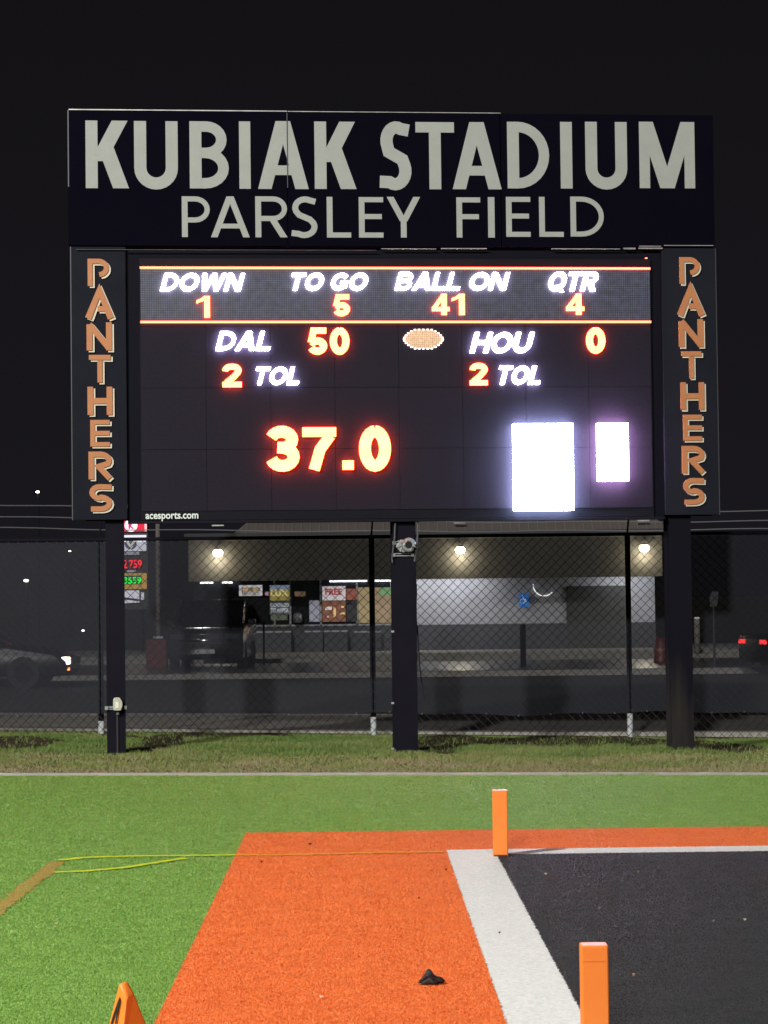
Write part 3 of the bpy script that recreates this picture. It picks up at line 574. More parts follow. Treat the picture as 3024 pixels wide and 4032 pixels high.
# ============================================================ FENCE
FY = lambda x: 32.9+.05*x
m_wire = mat('dull_wire', (.010, .010, .012), .7)
fx = [P(q, 2600, 32.9)[0] for q in (-640, 400, 1468, 2485, 3530)]
m_stub = mat('galvanised_as_lit', (.50, .53, .53), .6, noise=(20, (.40, .43, .43), .3))
FR = empty('fence', (fx[2], FY(fx[2]), 0), 'chain-link fence with dark mesh windscreen behind the scoreboard', 'fence'); fo = (fx[2], FY(fx[2]), 0)
for x in fx:
    z = H(x, FY(x)); pst = MB().tube([(x, FY(x)+.06, .24), (x, FY(x)+.06, 2.64)], .037, 12).build('fence_post', m_post, FR, fo, smooth=True)  # galvanised post, coloured black where the screen keeps it in shade
    MB().tube([(x, FY(x)+.06, z-.3), (x, FY(x)+.06, .238)], .039, 12).build('lit_post_foot', m_stub, pst, fo, smooth=True)  # lower end of the same post, coloured pale as if lit
    MB().tube([(x, FY(x)+.06, 2.64), (x+.02, FY(x)+.02, 2.86)], .014, 6).build('post_arm', m_post, FR, fo)
MB().tube([(fx[0]-3, FY(fx[0]-3)+.03, 2.62), (fx[-1]+3, FY(fx[-1]+3)+.03, 2.62)], .024, 10).build('top_rail', m_post, FR, fo, smooth=True)
wm = MB(); D = .125; X0, X1 = fx[0]-1, fx[-1]+1; zt = 2.60
n_ = int((X1-X0+3)/D)
for i in range(n_):
    for sgn in (1, -1):
        xs_ = X0-3+i*D if sgn > 0 else X0+i*D
        # wire from bottom to top at 45 degrees, clipped by X range
        za = -.12; pts_ = []
        x_a, x_b = xs_, xs_+sgn*(zt-za)
        if sgn < 0: x_a, x_b = xs_+0, xs_-(zt-za)
        if max(x_a, x_b) < X0 or min(x_a, x_b) > X1: continue
        r = .0040; p0, p1 = Vector((x_a, FY(x_a)+.02, za)), Vector((x_b, FY(x_b)+.02, zt)); wm.tube([p0, p1], r, 3, cap=False)
wm.build('chain_link_mesh', m_wire, FR, fo, kind='stuff')
m_ws = bpy.data.materials.new('dark_mesh_windscreen'); m_ws.use_nodes = True; n = m_ws.node_tree.nodes; l = m_ws.node_tree.links; b = n['Principled BSDF']
b.inputs['Base Color'].default_value = (.034, .036, .046, 1); b.inputs['Roughness'].default_value = .8; b.inputs['Specular IOR Level'].default_value = .2
t = n.new('ShaderNodeTexCoord'); nz = n.new('ShaderNodeTexNoise'); nz.inputs['Scale'].default_value = 1.6; nz.inputs['Detail'].default_value = 5; l.new(t.outputs['Object'], nz.inputs['Vector'])
mr = n.new('ShaderNodeMapRange'); mr.inputs[1].default_value = .3; mr.inputs[2].default_value = .7; mr.inputs[3].default_value = .52; mr.inputs[4].default_value = .60; l.new(nz.outputs['Fac'], mr.inputs[0])
tr = n.new('ShaderNodeBsdfTransparent'); mx_ = n.new('ShaderNodeMixShader'); l.new(mr.outputs[0], mx_.inputs[0]); l.new(tr.outputs[0], mx_.inputs[1]); l.new(b.outputs[0], mx_.inputs[2]); l.new(mx_.outputs[0], n['Material Output'].inputs['Surface'])
edges = [fx[0]-3]+fx[1:-1]+[fx[-1]+3]
for a, b_ in zip(edges[:-1], edges[1:]):
    nx = 26; nz_ = 14; vs = []; fs = []
    for j in range(nz_+1):
        for i in range(nx+1):
            x = a+.01+(b_-a-.02)*i/nx; zb = .275-.004*x+.012*math.sin(x*5.1)+.018*math.sin(x*1.7+1)+H(x, 33)*.25; z = zb+(2.585-zb)*j/nz_
            vs.append((x, FY(x)-.012-.012*math.sin(x*3.1+z*1.2)*math.sin(z*2.2), z))
    fs = [(j*(nx+1)+i, j*(nx+1)+i+1, (j+1)*(nx+1)+i+1, (j+1)*(nx+1)+i) for j in range(nz_) for i in range(nx)]
    MB().add(vs, fs).build('windscreen_panel', m_ws, FR, fo, smooth=True)
    n5 = int((b_-a)/.42)
    for i in range(n5):
        x = a+(b_-a)*(i+.5)/n5; zb = .275-.004*x+.012*math.sin(x*5.1)+.018*math.sin(x*1.7+1)+H(x, 33)*.25
        MB().box(x-.008, x+.008, FY(x)-.04, FY(x)-.03, zb-.005, zb+.018).build('zip_tie', m_dtrim, FR, fo)

# overhead wires beside and behind the board
m_ow = mat('aluminium_wire', (.16, .16, .17), .6)
for i, (yl, yr) in enumerate(((1978, 2016), (2026, 2055), (2072, 2084))):
    a = P(-600, yl+6, 46); b_ = P(3600, yr, 46); pts_ = [tuple(a+(b_-a)*t_+np.array([0, 0, .10*(2*t_-1)**2-.05+.012*math.sin(t_*37+i)])) for t_ in np.linspace(0, 1, 41)]
    tag(MB().tube(pts_, .011, 6).build('overhead_wire', m_ow), ['highest thin overhead wire passing behind the scoreboard foot', 'middle thin overhead wire behind the scoreboard foot', 'lowest thin overhead wire just above the fence top rail'][i], 'wire', 'overhead wires behind the fence')

# ============================================================ STORE across the road
YF, YS = 76.0, 78.4
st0 = P(1650, 2597, YF); so = (float(st0[0]), YF, 0)
ST_ = empty('convenience_store', so, 'low lit convenience store with ribbed roof, three wall lamps and window posters', 'store')
m_fas = mat('beige_fascia', (.085, .08, .072), .8, noise=(2.5, (.072, .067, .06), .3), bump=(14, .2, .02))
m_wall = mat('white_block_wall', (.42, .42, .43), .7, noise=(3, (.34, .34, .36), .3))
m_dado = mat('dark_dado', (.07, .07, .075), .7); m_roof = mat('brown_metal_roof', (.20, .17, .155), .55); m_rib = mat('roof_rib', (.30, .26, .235), .5)
def X_(px, y, py=2300): return float(P(px, py, y)[0])
def Z_(py, y, px=1650): return float(P(px, py, y)[2])
fx0, fx1 = X_(742, YF), X_(2610, YF); zfb, zft = 2.38, 3.72
MB().box(fx0, fx1, YF, YF+.25, zfb, zft).build('fascia', m_fas, ST_, so, bevel=.01)
MB().box(fx0-.1, fx1+.25, YF-.3, YF+.3, zft+.002, zft+.12).build('eave', mat('dark_eave', (.03, .03, .035), .6), ST_, so)
MB().box(fx0+.1, fx1-.1, YF+.26, YS+8, zfb+.32, zfb+.36).build('soffit', m_wall, ST_, so)
# roof slope with standing seams
rx0 = X_(930, YF); rz0, rz1 = zft+.125, 5.2; ry0, ry1 = YF-.05, YF+1.9
MB().add([(rx0, ry0, rz0), (fx1+.2, ry0, rz0), (fx1-1.2, ry1, rz1), (rx0+1.5, ry1, rz1), (rx0, ry0+.08, rz0), (fx1+.2, ry0+.08, rz0), (fx1-1.2, ry1+.08, rz1), (rx0+1.5, ry1+.08, rz1)],
         [(0, 1, 2, 3), (7, 6, 5, 4), (0, 4, 5, 1), (1, 5, 6, 2), (2, 6, 7, 3), (3, 7, 4, 0)]).build('roof', m_roof, ST_, so)
xr = X_(975, YF); ribm = None
while xr < fx1-.1:
    q0 = Vector((0, -.02, 0)); q1 = Vector((0, (ry1-ry0)-.02, rz1-rz0))
    if xr-rx0 < 1.5: f_ = max(.1, (xr-rx0)/1.5)
    elif fx1+.2-xr < 1.4: f_ = max(.1, (fx1+.2-xr)/1.4)
    else: f_ = 1
    if f_ < 1 or ribm is None:
        o = MB().tube([q0, q1*f_], .022, 4).build('roof_rib', m_rib, ST_)
        if f_ == 1: ribm = o
    else: o = ribm.copy(); COL.objects.link(o)
    o.parent = ST_; o.location = (xr-so[0], ry0-so[1], rz0-so[2]); xr += .278
MB().tube([(rx0, ry0-.02, rz0), (rx0+1.5, ry1-.02, rz1)], .03, 5).build('hip_rib', m_rib, ST_, so)
# rear wall, cut into dado and upper parts
wx0, wx1 = X_(1150, YS), X_(2578, YS)
zd = 1.8-(2470-2363)/(FPX/YS)+.02
xd0, xd1 = X_(2226, YS), X_(2460, YS)
bw = X_(1640, YS)
course = .2
def blockwall(x0, x1, z0, z1):
    """painted block wall: separate blocks in courses, hairline joints"""
    nonlocal_first = None; r_ = 0; z = z0
    while z < z1-.02:
        h_ = min(.2, z1-z); x = x0-(.2 if r_ % 2 else 0)
        while x < x1-.01:
            a = max(x, x0); e = min(x+.4, x1)
            yield a, e, z, z+h_
            x += .4
        z += h_; r_ += 1
jm = mat('mortar', (.34, .34, .35), .9)
MB().box(bw, wx1, YS+.012, YS+.25, .16, zfb+.30).build('wall_core', jm, ST_, so)
nb = 0; shared = {}
for (x0, x1, z0, z1) in ((bw, xd0, zd, zfb+.30), (xd1+.04, wx1, zd, zfb+.30), (xd0, xd1+.04, 2.14, zfb+.30)):
    for a, e, za, zb in blockwall(x0, x1, z0, z1):
        key = (round(e-a, 3), round(zb-za, 3))
        if nb < 290:
            if key not in shared:
                shared[key] = MB().box(.004, key[0]-.004, 0, .012, .004, key[1]-.004).build('wall_block', m_wall, ST_); o = shared[key]
            else: o = shared[key].copy(); COL.objects.link(o)
            o.parent = ST_; o.location = (a-so[0], YS-.0-so[1], za-so[2]); nb += 1
MB().box(fx0-.2, wx1, YS-.06, YS+.01, .16, zd-.005).build('dado', m_dado, ST_, so)
MB().box(xd0+.02, xd1, YS-.08, YS-.02, .17, 2.12).build('door', mat('grey_metal_door', (.055, .055, .05), .6), ST_, so)
MB().box(xd1+.0, xd1+.035, YS-.09, YS-.02, .17, 2.14).build('door_frame', m_wall, ST_, so)
# glazed shopfront left of the wall
gx0 = fx0; m_glass = mat('dark_shop_glass', (.02, .022, .028), .15, spec=.6); m_al = mat('aluminium_frame', (.35, .35, .36), .4, metal=.5)
MB().box(gx0, bw-.005, YS+.03, YS+.08, .16, zfb+.30).build('glass', m_glass, ST_, so)
for px in (1080, 1142, 1262, 1405, 1540): x = X_(px, YS); MB().box(x-.03, x+.03, YS-.02, YS+.028, .16, zfb+.30).build('mullion', m_al, ST_, so)
MB().box(gx0, bw-.005, YS-.02, YS+.028, zd-.003, zd+.05).build('window_sill', m_al, ST_, so)
def poster(name, a, b_, c, d, m, label=None, y=YS-.03, t=.015):
    return MB().box(X_(a, y, (c+d)/2), X_(b_, y, (c+d)/2), y, y+t, Z_(d, y, (a+b_)/2), Z_(c, y, (a+b_)/2)).build(name, m, ST_, so, label=label)
def pl(name, col, e, col2=None, sc=8):
    return mat(name, tuple(min(1, c*.5) for c in col), .5, emit=col, estr=e, noise=(sc, tuple(c*.5 for c in (col2 or col)), .2) if col2 else None)
def ptext(s, a, b_, c, d, m, bold=.02, y=YS-.046, name='poster_lettering'):
    return textmesh(name, s, X_(a, y, c), X_(b_, y, c), Z_(d, y, a), Z_(c, y, a), y, y+.012, m, ST_, bold=bold, org=so)
poster('window_sign', 941, 1033, 2304, 2346, pl('lit_white_board', (.85, .85, .92), 1.0)); poster('sign_inset', 952, 1022, 2313, 2342, pl('amber_inset', (.30, .24, .16), .8), y=YS-.05)
ptext('AID', 955, 985, 2316, 2327, pl('amber_print', (.9, .62, .28), 1.2), y=YS-.066); ptext('IO', 998, 1018, 2316, 2327, MATS['amber_print'], y=YS-.066); ptext('COOKED', 956, 1020, 2329, 2341, MATS['lit_white_board'], y=YS-.066)
poster('window_sign', 1043, 1057, 2330, 2345, pl('pink_sign', (.7, .35, .5), .9))
poster('poster', 1062, 1140, 2304, 2324, pl('blue_poster', (.28, .34, .48), 1.0)); poster('poster', 1062, 1140, 2325, 2365, pl('yellow_poster', (.40, .33, .10), 1.0))
ptext('LUX', 1066, 1136, 2322, 2348, pl('yellow_print', (.95, .82, .35), 1.0), .05)
poster('poster', 1062, 1140, 2368, 2420, pl('slate_poster', (.10, .12, .13), .8))
ptext('COOKED', 1064, 1138, 2376, 2390, pl('white_print', (.72, .74, .80), 1.0), .03); ptext('TO PAPER', 1065, 1137, 2394, 2412, MATS['white_print'], .03)
poster('poster', 1066, 1132, 2422, 2442, pl('leafy_poster', (.20, .22, .14), .6, (.05, .08, .05), 12))
poster('window_sign', 1160, 1202, 2329, 2348, pl('brown_sign', (.30, .19, .12), .8))
poster('white_cabinet', 1218, 1258, 2364, 2448, pl('white_panel', (.42, .42, .50), .8))
MB().tube([(X_(1172, YS), YS-.3, Z_(2445, YS)), (X_(1172, YS), YS-.3, Z_(2412, YS)), (X_(1172, YS), YS-.3, Z_(2406, YS))], [.15, .13, .03], 10).build('ice_bin', m_al, ST_, so, smooth=True)
poster('poster', 1269, 1361, 2308, 2364, pl('free_poster_white', (.80, .74, .76), 1.1)); ptext('FREE', 1280, 1347, 2318, 2343, pl('red_print', (.55, .05, .05), .9), .04)
poster('poster', 1269, 1361, 2366, 2448, pl('drinks_poster', (.34, .14, .08), .9, (.05, .015, .01), 9))
for a, b_, c, d, mm in ((1280, 1306, 2389, 2402, 'free_poster_white'), (1313, 1322, 2391, 2430, 'amber_print'), (1344, 1356, 2386, 2393, 'yellow_print'), (1340, 1358, 2412, 2419, 'yellow_print'), (1287, 1294, 2425, 2431, 'free_poster_white')): poster('poster_picture', a, b_, c, d, MATS[mm], y=YS-.046)
poster('poster', 1364, 1404, 2318, 2362, pl('red_snack_poster', (.55, .17, .11), .7, (.12, .05, .04), 9)); poster('dark_door', 1364, 1406, 2364, 2448, m_dado)
poster('blind', 1411, 1466, 2313, 2453, pl('tan_blind', (.60, .46, .24), .62, (.52, .40, .20), 4)); poster('blind', 1468, 1560, 2313, 2453, pl('tan_brown_blind', (.56, .40, .22), .60, (.34, .27, .20), 2.2)); poster('green_sign', 1496, 1545, 2313, 2345, pl('green_sign', (.25, .46, .20), .7), y=YS-.05)
# frames of the lower windows and bins that catch the light
for a, b_, c, d in ((962, 1146, 2478, 2548), (1200, 1270, 2478, 2540), (1276, 1368, 2478, 2536), (1395, 1500, 2482, 2546)):
    x0, x1, z1_, z0_ = X_(a, YS-.5, c), X_(b_, YS-.5, c), Z_(c, YS-.5), Z_(d, YS-.5)
    f_ = MB().box(x0, x1, YS-.6, YS-.2, .16, z1_-.01).build('goods_chest', mat('dark_chest', (.05, .05, .055), .4), ST_, so); MB().box(x0, x1, YS-.62, YS-.6, z1_-.05, z1_).build('chest_lid_edge', m_al, ST_, so)
# under-canopy strip lights + lamps for them
m_tube = mat('fluorescent_tube', (1, 1, 1), emit=(.88, .9, 1.0), estr=5)
for a, b_ in ((800, 850), (885, 925), (1300, 1445), (1470, 1620)):
    x0, x1 = X_(a, YS-.5), X_(b_, YS-.5); MB().box(x0, x1, YF+.35, YF+.5, zfb-.058, zfb-.004).build('strip_light', m_tube, ST_, so)
for px, e_, wl_ in ((1760, 85, 2.6), (2480, 40, 1.4), (1450, 10, 1.6)):
    ld = bpy.data.lights.new('strip_lamp', 'AREA'); ld.shape = 'RECTANGLE'; ld.size = wl_; ld.size_y = .3; ld.energy = e_; ld.color = (.93, .94, 1.0)
    lo = bpy.data.objects.new('strip_lamp', ld); COL.objects.link(lo); lo.location = (X_(px, YS-.9), YS-.9, zfb+.17); lo.rotation_euler = (rad(28), 0, 0)
# three wall lamps on the fascia
m_bulb = mat('wall_lamp_glass', (1, 1, 1), emit=(1.0, .93, .66), estr=22)
for i, (px, py) in enumerate(((858, 2177), (1812, 2166), (2537, 2158))):
    c_ = P(px, py, YF-.28); x, y, z = map(float, c_)
    R_ = empty('wall_lamp', (x, y, z), ['glowing warm wall lamp at the left end of the store fascia', 'glowing warm wall lamp right of the middle scoreboard post', 'glowing warm wall lamp beside the right scoreboard post'][i], 'lamp', 'wall lamps on the store fascia')
    bm = bmesh.new(); bmesh.ops.create_uvsphere(bm, u_segments=16, v_segments=10, radius=.155)
    for v in bm.verts: v.co.z *= .82
    me = bpy.data.meshes.new('bulb'); bm.to_mesh(me); bm.free(); me.materials.append(m_bulb); o = bpy.data.objects.new('bulb', me); COL.objects.link(o); o.parent = R_
    MB().tube([(0, .02, .13), (0, .02, .22), (0, .26, .34)], .02, 6).build('arm', m_trim, R_); MB().tube([(0, .02, .10), (0, .02, .15)], [.12, .05], 10).build('shade', m_trim, R_)
    ld = bpy.data.lights.new('wall_lamp_light', 'POINT'); ld.energy = 80; ld.shadow_soft_size = .08; ld.color = (1, .88, .62)
    lo = bpy.data.objects.new('wall_lamp_light', ld); COL.objects.link(lo); lo.location = (x, y-.02, z-.235)
    MB().box(-.18, .18, .1, .2, .82, .86).box(-.22, .22, .1, .2, .52, .55).build('roof_bracket', m_trim, R_)
# white curved cable on wall, given a glow of its own
c_ = P(2143, 2306, YS-.2); pts_ = [(float(c_[0])+.34*math.cos(a), YS-.12, float(c_[2])+.02+.34*math.sin(a)) for a in np.linspace(rad(175), rad(318), 18)]
tag(MB().tube(pts_, .018, 6).build('white_arc', mat('glowing_white_cable', (1, 1, 1), emit=(1, 1, 1), estr=1.8)), 'thin glowing white curved tube on the white store wall', 'light tube')

# ============================================================ street things
def bas(px, y): return X_(px, y), y, 0.0
# accessible parking sign on pole
y_ = 63.7; x, _, _ = bas(2056, y_); R_ = empty('dark_bollard', (x, y_, 0), 'slim dark bollard standing before the white store wall', 'bollard')
MB().tube([(0, 0, 0), (0, 0, 1.06), (0, 0, 1.1)], [.075, .075, .05], 10).build('tube', m_post, R_)
y_ = YS-.02; x, _, _ = bas(2062, y_); R_ = empty('parking_sign', (x, y_, 0), 'small blue wheelchair parking sign on the white store wall', 'sign')
xo = X_(2062, y_, 2365)-x; z0_, z1_ = Z_(2396, y_), Z_(2342, y_)
MB().box(xo-.15, xo+.15, -.09, -.04, z0_, z1_).build('sign_plate', mat('blue_plate', (.03, .16, .42), .5, emit=(.02, .13, .42), estr=.9), R_)
sy = MB(); sy.stroke([(xo-.03, z1_-.07), (xo-.02, z1_-.18), (xo+.05, z1_-.18), (xo+.07, z1_-.27)], .024, -.1, -.091); sy.stroke([(xo-.045+.075*math.cos(a), z1_-.235+.075*math.sin(a)) for a in np.linspace(rad(110), rad(380), 10)], .018, -.1, -.0915)
sy.box(xo-.055, xo-.015, -.1, -.0905, z1_-.065, z1_-.03); sy.build('wheelchair_symbol', mat('white_symbol', (.7, .75, .8), .5, emit=(.6, .7, .8), estr=.6), R_)
# light pole on red base
y_ = 67.; x = X_(623, y_, 2400); R_ = empty('light_pole', (x, y_, 0), 'slim pale light pole standing on a red painted block', 'light pole')
m_rd = mat('worn_red_paint', (.16, .018, .020), .7, noise=(4, (.09, .02, .018), .3), bump=(12, .3, .02))
MB().box(X_(576, y_)-x, X_(657, y_)-x, -.25, .25, 0.0, .78).build('base', m_rd, R_, bevel=.03)
MB().box(-.13, .13, -.13, .13, .80, .86).build('flange', m_zinc, R_)
MB().tube([(0, 0, .86), (0, 0, 8.2)], [.062, .05], 14).build('pole', mat('pale_bronze_pole', (.30, .28, .23), .4), R_, smooth=True)
MB().tube([(0, 0, 1.22), (0, 0, 1.32)], .075, 12).build('collar', m_dtrim, R_)
MB().box(-.5, .1, -.15, .15, 8.2, 8.32).build('lamp_head', m_dtrim, R_, bevel=.02)
# fuel price sign
y_ = 80.; def_x = X_(505, y_, 2200); R_ = empty('fuel_price_sign', (def_x, y_, 0), 'tall stacked fuel price sign with red letter K and red and green digits', 'sign')
def ps(name, a, b_, c, d, m, dy=0.0, parent=R_, t=.12):
    return MB().box(X_(a, y_, c)-def_x, X_(b_, y_, c)-def_x, dy, dy+t, Z_(d, y_, 505), Z_(c, y_, 505)).build(name, m, parent)
def pt(s, a, b_, c, d, m, dy=-.03, bold=.03, parent=R_, name='price_digits'):
    return textmesh(name, s, X_(a, y_, c)-def_x, X_(b_, y_, c)-def_x, Z_(d, y_, 505), Z_(c, y_, 505), dy, dy+.025, m, parent, bold=bold)
ps('frame', 428, 580, 1985, 2400, mat('sign_cabinet', (.02, .02, .022), .5), .13, t=.2)
for a in (445, 560): ps('leg', a-5, a+5, 2380, 2592, m_post, .18)
pan_r = ps('brand_panel', 430, 577, 2000, 2093, mat('lit_red_panel', (.3, 0, .02), emit=(.72, .014, .05), estr=1.0))
cxk, czk = X_(516, y_, 2070)-def_x, Z_(2069, y_, 505)
MB().prism([(cxk+.205*math.cos(a), czk+.205*math.sin(a)) for a in np.linspace(0, 2*math.pi, 25)[:-1]], -.02, -.002).build('white_disc', mat('lit_white_disc', (.8, .8, .8), emit=(.95, .85, .95), estr=1.15), pan_r)
pt('K', 506, 529, 2058, 2083, mat('lit_red_letter', (.4, 0, .05), emit=(.60, .02, .12), estr=.9), -.045, .05, pan_r, 'letter')
ps('panel_edge', 569, 577, 2000, 2092, mat('lit_pink_edge', (.8, .5, .5), emit=(1, .62, .66), estr=1), -.01, pan_r, .008)
m_lw = mat('lit_white_panel', (.5, .5, .55), emit=(.62, .62, .72), estr=1.15)
em = ps('emblem_panel', 483, 575, 2107, 2170, m_lw); cxe, cze = X_(515, y_, 2140)-def_x, Z_(2143, y_, 505)
MB().prism([(cxe+.19*math.cos(a), cze+.17*math.sin(a)) for a in np.linspace(0, 2*math.pi, 25)[:-1]], -.02, -.002).build('emblem_disc', mat('lit_navy', (.05, .05, .15), emit=(.085, .085, .20), estr=1), em)
mv = MB(); mv.stroke([(cxe-.12, cze+.10), (cxe, cze-.10), (cxe+.12, cze+.10)], .08, -.04, -.021); mv.build('emblem_letter', mat('lit_cream', (.6, .6, .5), emit=(.62, .62, .50), estr=1), em)
ps('grade_strip', 486, 547, 2173, 2185, mat('lit_grey', (.3, .3, .33), emit=(.30, .30, .36), estr=1))
m_lr = mat('price_red', (.2, 0, 0), emit=(1, .012, .035), estr=2.1); m_lg = mat('price_green', (0, .2, 0), emit=(.012, 1, .05), estr=1.9)
pt('2', 484, 501, 2205, 2238, m_lr, bold=.02); pt('759', 508, 558, 2205, 2238, m_lr, bold=.02, )
ps('grade_strip', 500, 535, 2245, 2253, MATS['lit_grey'])
yb = ps('yellow_board', 487, 577, 2257, 2320, mat('lit_amber', (.4, .25, .04), emit=(.48, .27, .06), estr=1)); ps('digit_window', 487, 557, 2267, 2301, mat('digit_black', (.01, .02, .01), .4), -.012, yb, .01)
pt('3559', 487, 556, 2272, 2299, m_lg, -.04, .02, yb)
pw = MB(); xa, xb_ = X_(487, y_)-def_x, X_(547, y_)-def_x
pw.prism([(xa, Z_(2351, y_, 505)), (xb_, Z_(2360, y_, 505)), (xb_, Z_(2325, y_, 505)), (xa, Z_(2325, y_, 505))], 0, .12); pw.build('lower_panel', m_lw, R_)
MB().prism([(xa, Z_(2375, y_, 505)), (xb_, Z_(2373, y_, 505)), (xb_, Z_(2368, y_, 505)), (xa, Z_(2361, y_, 505))], 0, .12).build('lower_panel', m_lw, R_)
ps('small_panel', 555, 566, 2333, 2362, m_lw)

# ---- vehicles
m_blk = mat('black_car_paint', (.010, .011, .014), .18, spec=.6, coat=.6); m_tire = mat('tyre', (.012, .012, .012), .8); m_win = mat('car_glass', (.008, .009, .012), .08, spec=.8)
m_chr = mat('chrome', (.5, .5, .5), .16, metal=1); m_hl = mat('headlamp_glass', (.5, .5, .5), .1, emit=(1, .93, .75), estr=7); m_tl = mat('tail_lamp', (.4, .0, .0), .2, emit=(1, .03, .03), estr=3.5); m_ind = mat('indicator_lamp', (.4, .1, 0), emit=(1, .22, .05), estr=9)
def car(name, loc, rz, label, paint, Lc=4.6, Wc=1.85, suv=False, lit_front=False, lit_rear=False, ind=False):
    """length along local x, nose at +x"""
    R_ = empty(name, loc, label, 'car', rz=rz); h = 1.16 if suv else .88; top = 1.78 if suv else 1.42; a = Lc/2
    body = [(-a, .35), (-a, h-.05), (-a+.15, h+.02), (a-1.25, h+.03), (a-.25, h-.12), (a, h-.32), (a, .38), (a-.1, .26), (-a+.1, .26)]
    MB().prism(body, -Wc/2, Wc/2).build('body', paint, R_, bevel=.07, smooth=True)
    r0 = -a+.2 if suv else -a+.75
    cab = [(r0, h), (r0+(.15 if suv else .55), top-.04), (r0+.7, top), (a-2.3, top), (a-2.05, top-.04), (a-1.3, h)]
    MB().prism(cab, -Wc/2+.12, Wc/2-.12).build('cabin_glass', m_win, R_, bevel=.05, smooth=True)
    MB().prism([(r0+.35, top-.03), (r0+.6, top+.02), (a-2.3, top+.02), (a-2.0, top-.03)], -Wc/2+.13, Wc/2-.13).build('roof', paint, R_, bevel=.01)
    for sx_ in (-a+.85, a-.9):
        for sy_ in (-1, 1):
            w_ = MB().tube([(sx_, sy_*(Wc/2-.2), .34), (sx_, sy_*(Wc/2+.01), .34)], .34, 20).build('wheel', m_tire, R_)
            MB().tube([(sx_, sy_*(Wc/2-.0), .34), (sx_, sy_*(Wc/2+.02), .34)], .2, 12).build('rim', m_post, w_)
    for s_ in (-1, 1):
        y0_, y1_ = sorted((s_*(Wc/2-.48), s_*(Wc/2-.06)))
        MB().box(a-.12, a+.012, y0_, y1_, h-.38, h-.22).build('headlight', m_hl if lit_front and s_ < 0 else m_glass, R_, bevel=.02)
        MB().box(-a-.012, -a+.1, y0_, y1_, h-.20, h-.10).build('tail_light', m_tl if lit_rear and s_ > 0 or lit_rear and s_ < 0 else mat('tail_lens', (.15, .01, .01), .2), R_, bevel=.02)
        if ind and s_ < 0: MB().box(a-.1, a+.015, s_*(Wc/2-.3)-.07, s_*(Wc/2-.3)+.07, h-.5, h-.44).build('indicator', m_ind, R_)
        y0_, y1_ = sorted((s_*(Wc/2), s_*(Wc/2+.2))); MB().box(a-1.75, a-1.6, y0_, y1_, h-.02, h+.14).build('wing_mirror', paint, R_, bevel=.02)
    if suv:  # chrome tubes added to catch lamp glints on bonnet and grille
        MB().tube([(a-.22, -Wc/2+.1, h-.10), (a-.16, -Wc/4, h-.085), (a-.14, 0, h-.08), (a-.16, Wc/4, h-.085), (a-.22, Wc/2-.1, h-.10)], .05, 16).build('bonnet_glint_tube', m_chr, R_, smooth=True)
        MB().tube([(a+.0, -Wc/2+.25, h-.40), (a+.03, 0, h-.40), (a+.0, Wc/2-.25, h-.40)], .035, 12).build('grille_glint_tube', m_chr, R_, smooth=True)
    MB().box(a+.002, a+.02, -.35, .35, h-.42, h-.25).build('grille', m_glass, R_); MB().box(a+.015, a+.03, -.25, .25, .42, .53).build('number_plate', m_zinc, R_)
    return R_
# dark SUV facing the field, parked in front of the shop
car('parked_suv', (X_(822, 64.5), 66.3, .02), rad(-92), 'dark glossy SUV facing the fence, lamp light glinting on its bonnet', m_blk, Lc=4.6, Wc=1.95, suv=True)
# sedan at far left with headlight and amber indicator lit
a_ = P(245, 2600, 52); car('passing_car', (float(a_[0])-2.15, 52.9, 0), rad(-3), 'dark car at the far left with lit headlight and amber indicator', mat('dark_grey_paint', (.003, .003, .004), .35, spec=.25), ind=True, lit_front=True)
a_ = P(2960, 2500, 56); car('stopped_car', (float(a_[0])+2.28, 56.6, 0), rad(12), 'dark car at the far right with glowing red tail lights', MATS['dark_grey_paint'], lit_rear=True)
# blank dark board left of posters
y_ = 68.5; x = X_(987, y_, 2400); R_ = empty('blank_board', (x, y_, 0), 'blank black rounded board standing before the shop window posters', 'board')
MB().box(X_(913, y_)-x, X_(1061, y_)-x, -.04, .04, Z_(2446, y_), Z_(2346, y_)).build('board', mat('matt_black_board', (.006, .006, .011), .8), R_, bevel=.035)
for s_ in (-.35, .35): MB().tube([(s_, 0, 0), (s_, 0, 1.3)], .03, 8).build('leg', m_post, R_)
# right edge: road sign, bollard, red bollard
y_ = 60.; x = X_(2812, y_, 2500); R_ = empty('street_sign', (x, y_, 0), 'small grey street sign on a thin pole right of the right scoreboard post', 'sign')
MB().tube([(0, 0, 0), (0, 0, 1.9)], .03, 8).build('pole', m_dtrim, R_)
MB().prism([(-.09, 1.52), (.06, 1.50), (.09, 1.62), (.12, 1.88), (-.06, 1.86), (-.10, 1.72)], -.05, -.03).build('sign_plate', m_dtrim, R_)
y_ = 72.; x = X_(2745, y_, 2500); R_ = empty('bollard', (x, y_, .02), 'pale bollard with bright cap just right of the right scoreboard post', 'bollard')
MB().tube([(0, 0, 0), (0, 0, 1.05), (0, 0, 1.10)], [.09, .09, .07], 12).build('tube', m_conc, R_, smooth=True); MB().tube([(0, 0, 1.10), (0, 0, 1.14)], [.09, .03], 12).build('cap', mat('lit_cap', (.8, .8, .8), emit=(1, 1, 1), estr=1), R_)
y_ = 66.; x = X_(2602, y_, 2550); R_ = empty('red_barrel', (x, y_, .02), 'dim red barrel beside the right scoreboard post', 'barrel')
MB().tube([(0, 0, 0), (0, 0, .05), (0, 0, .45), (0, 0, .5), (0, 0, .66)], [.2, .19, .17, .15, .13], 14).build('body', mat('red_plastic', (.13, .018, .016), .5), R_, smooth=True)
MB().tube([(0, 0, .3), (0, 0, .38)], .19, 14).build('band', mat('orange_band', (.26, .08, .05), .5), R_)
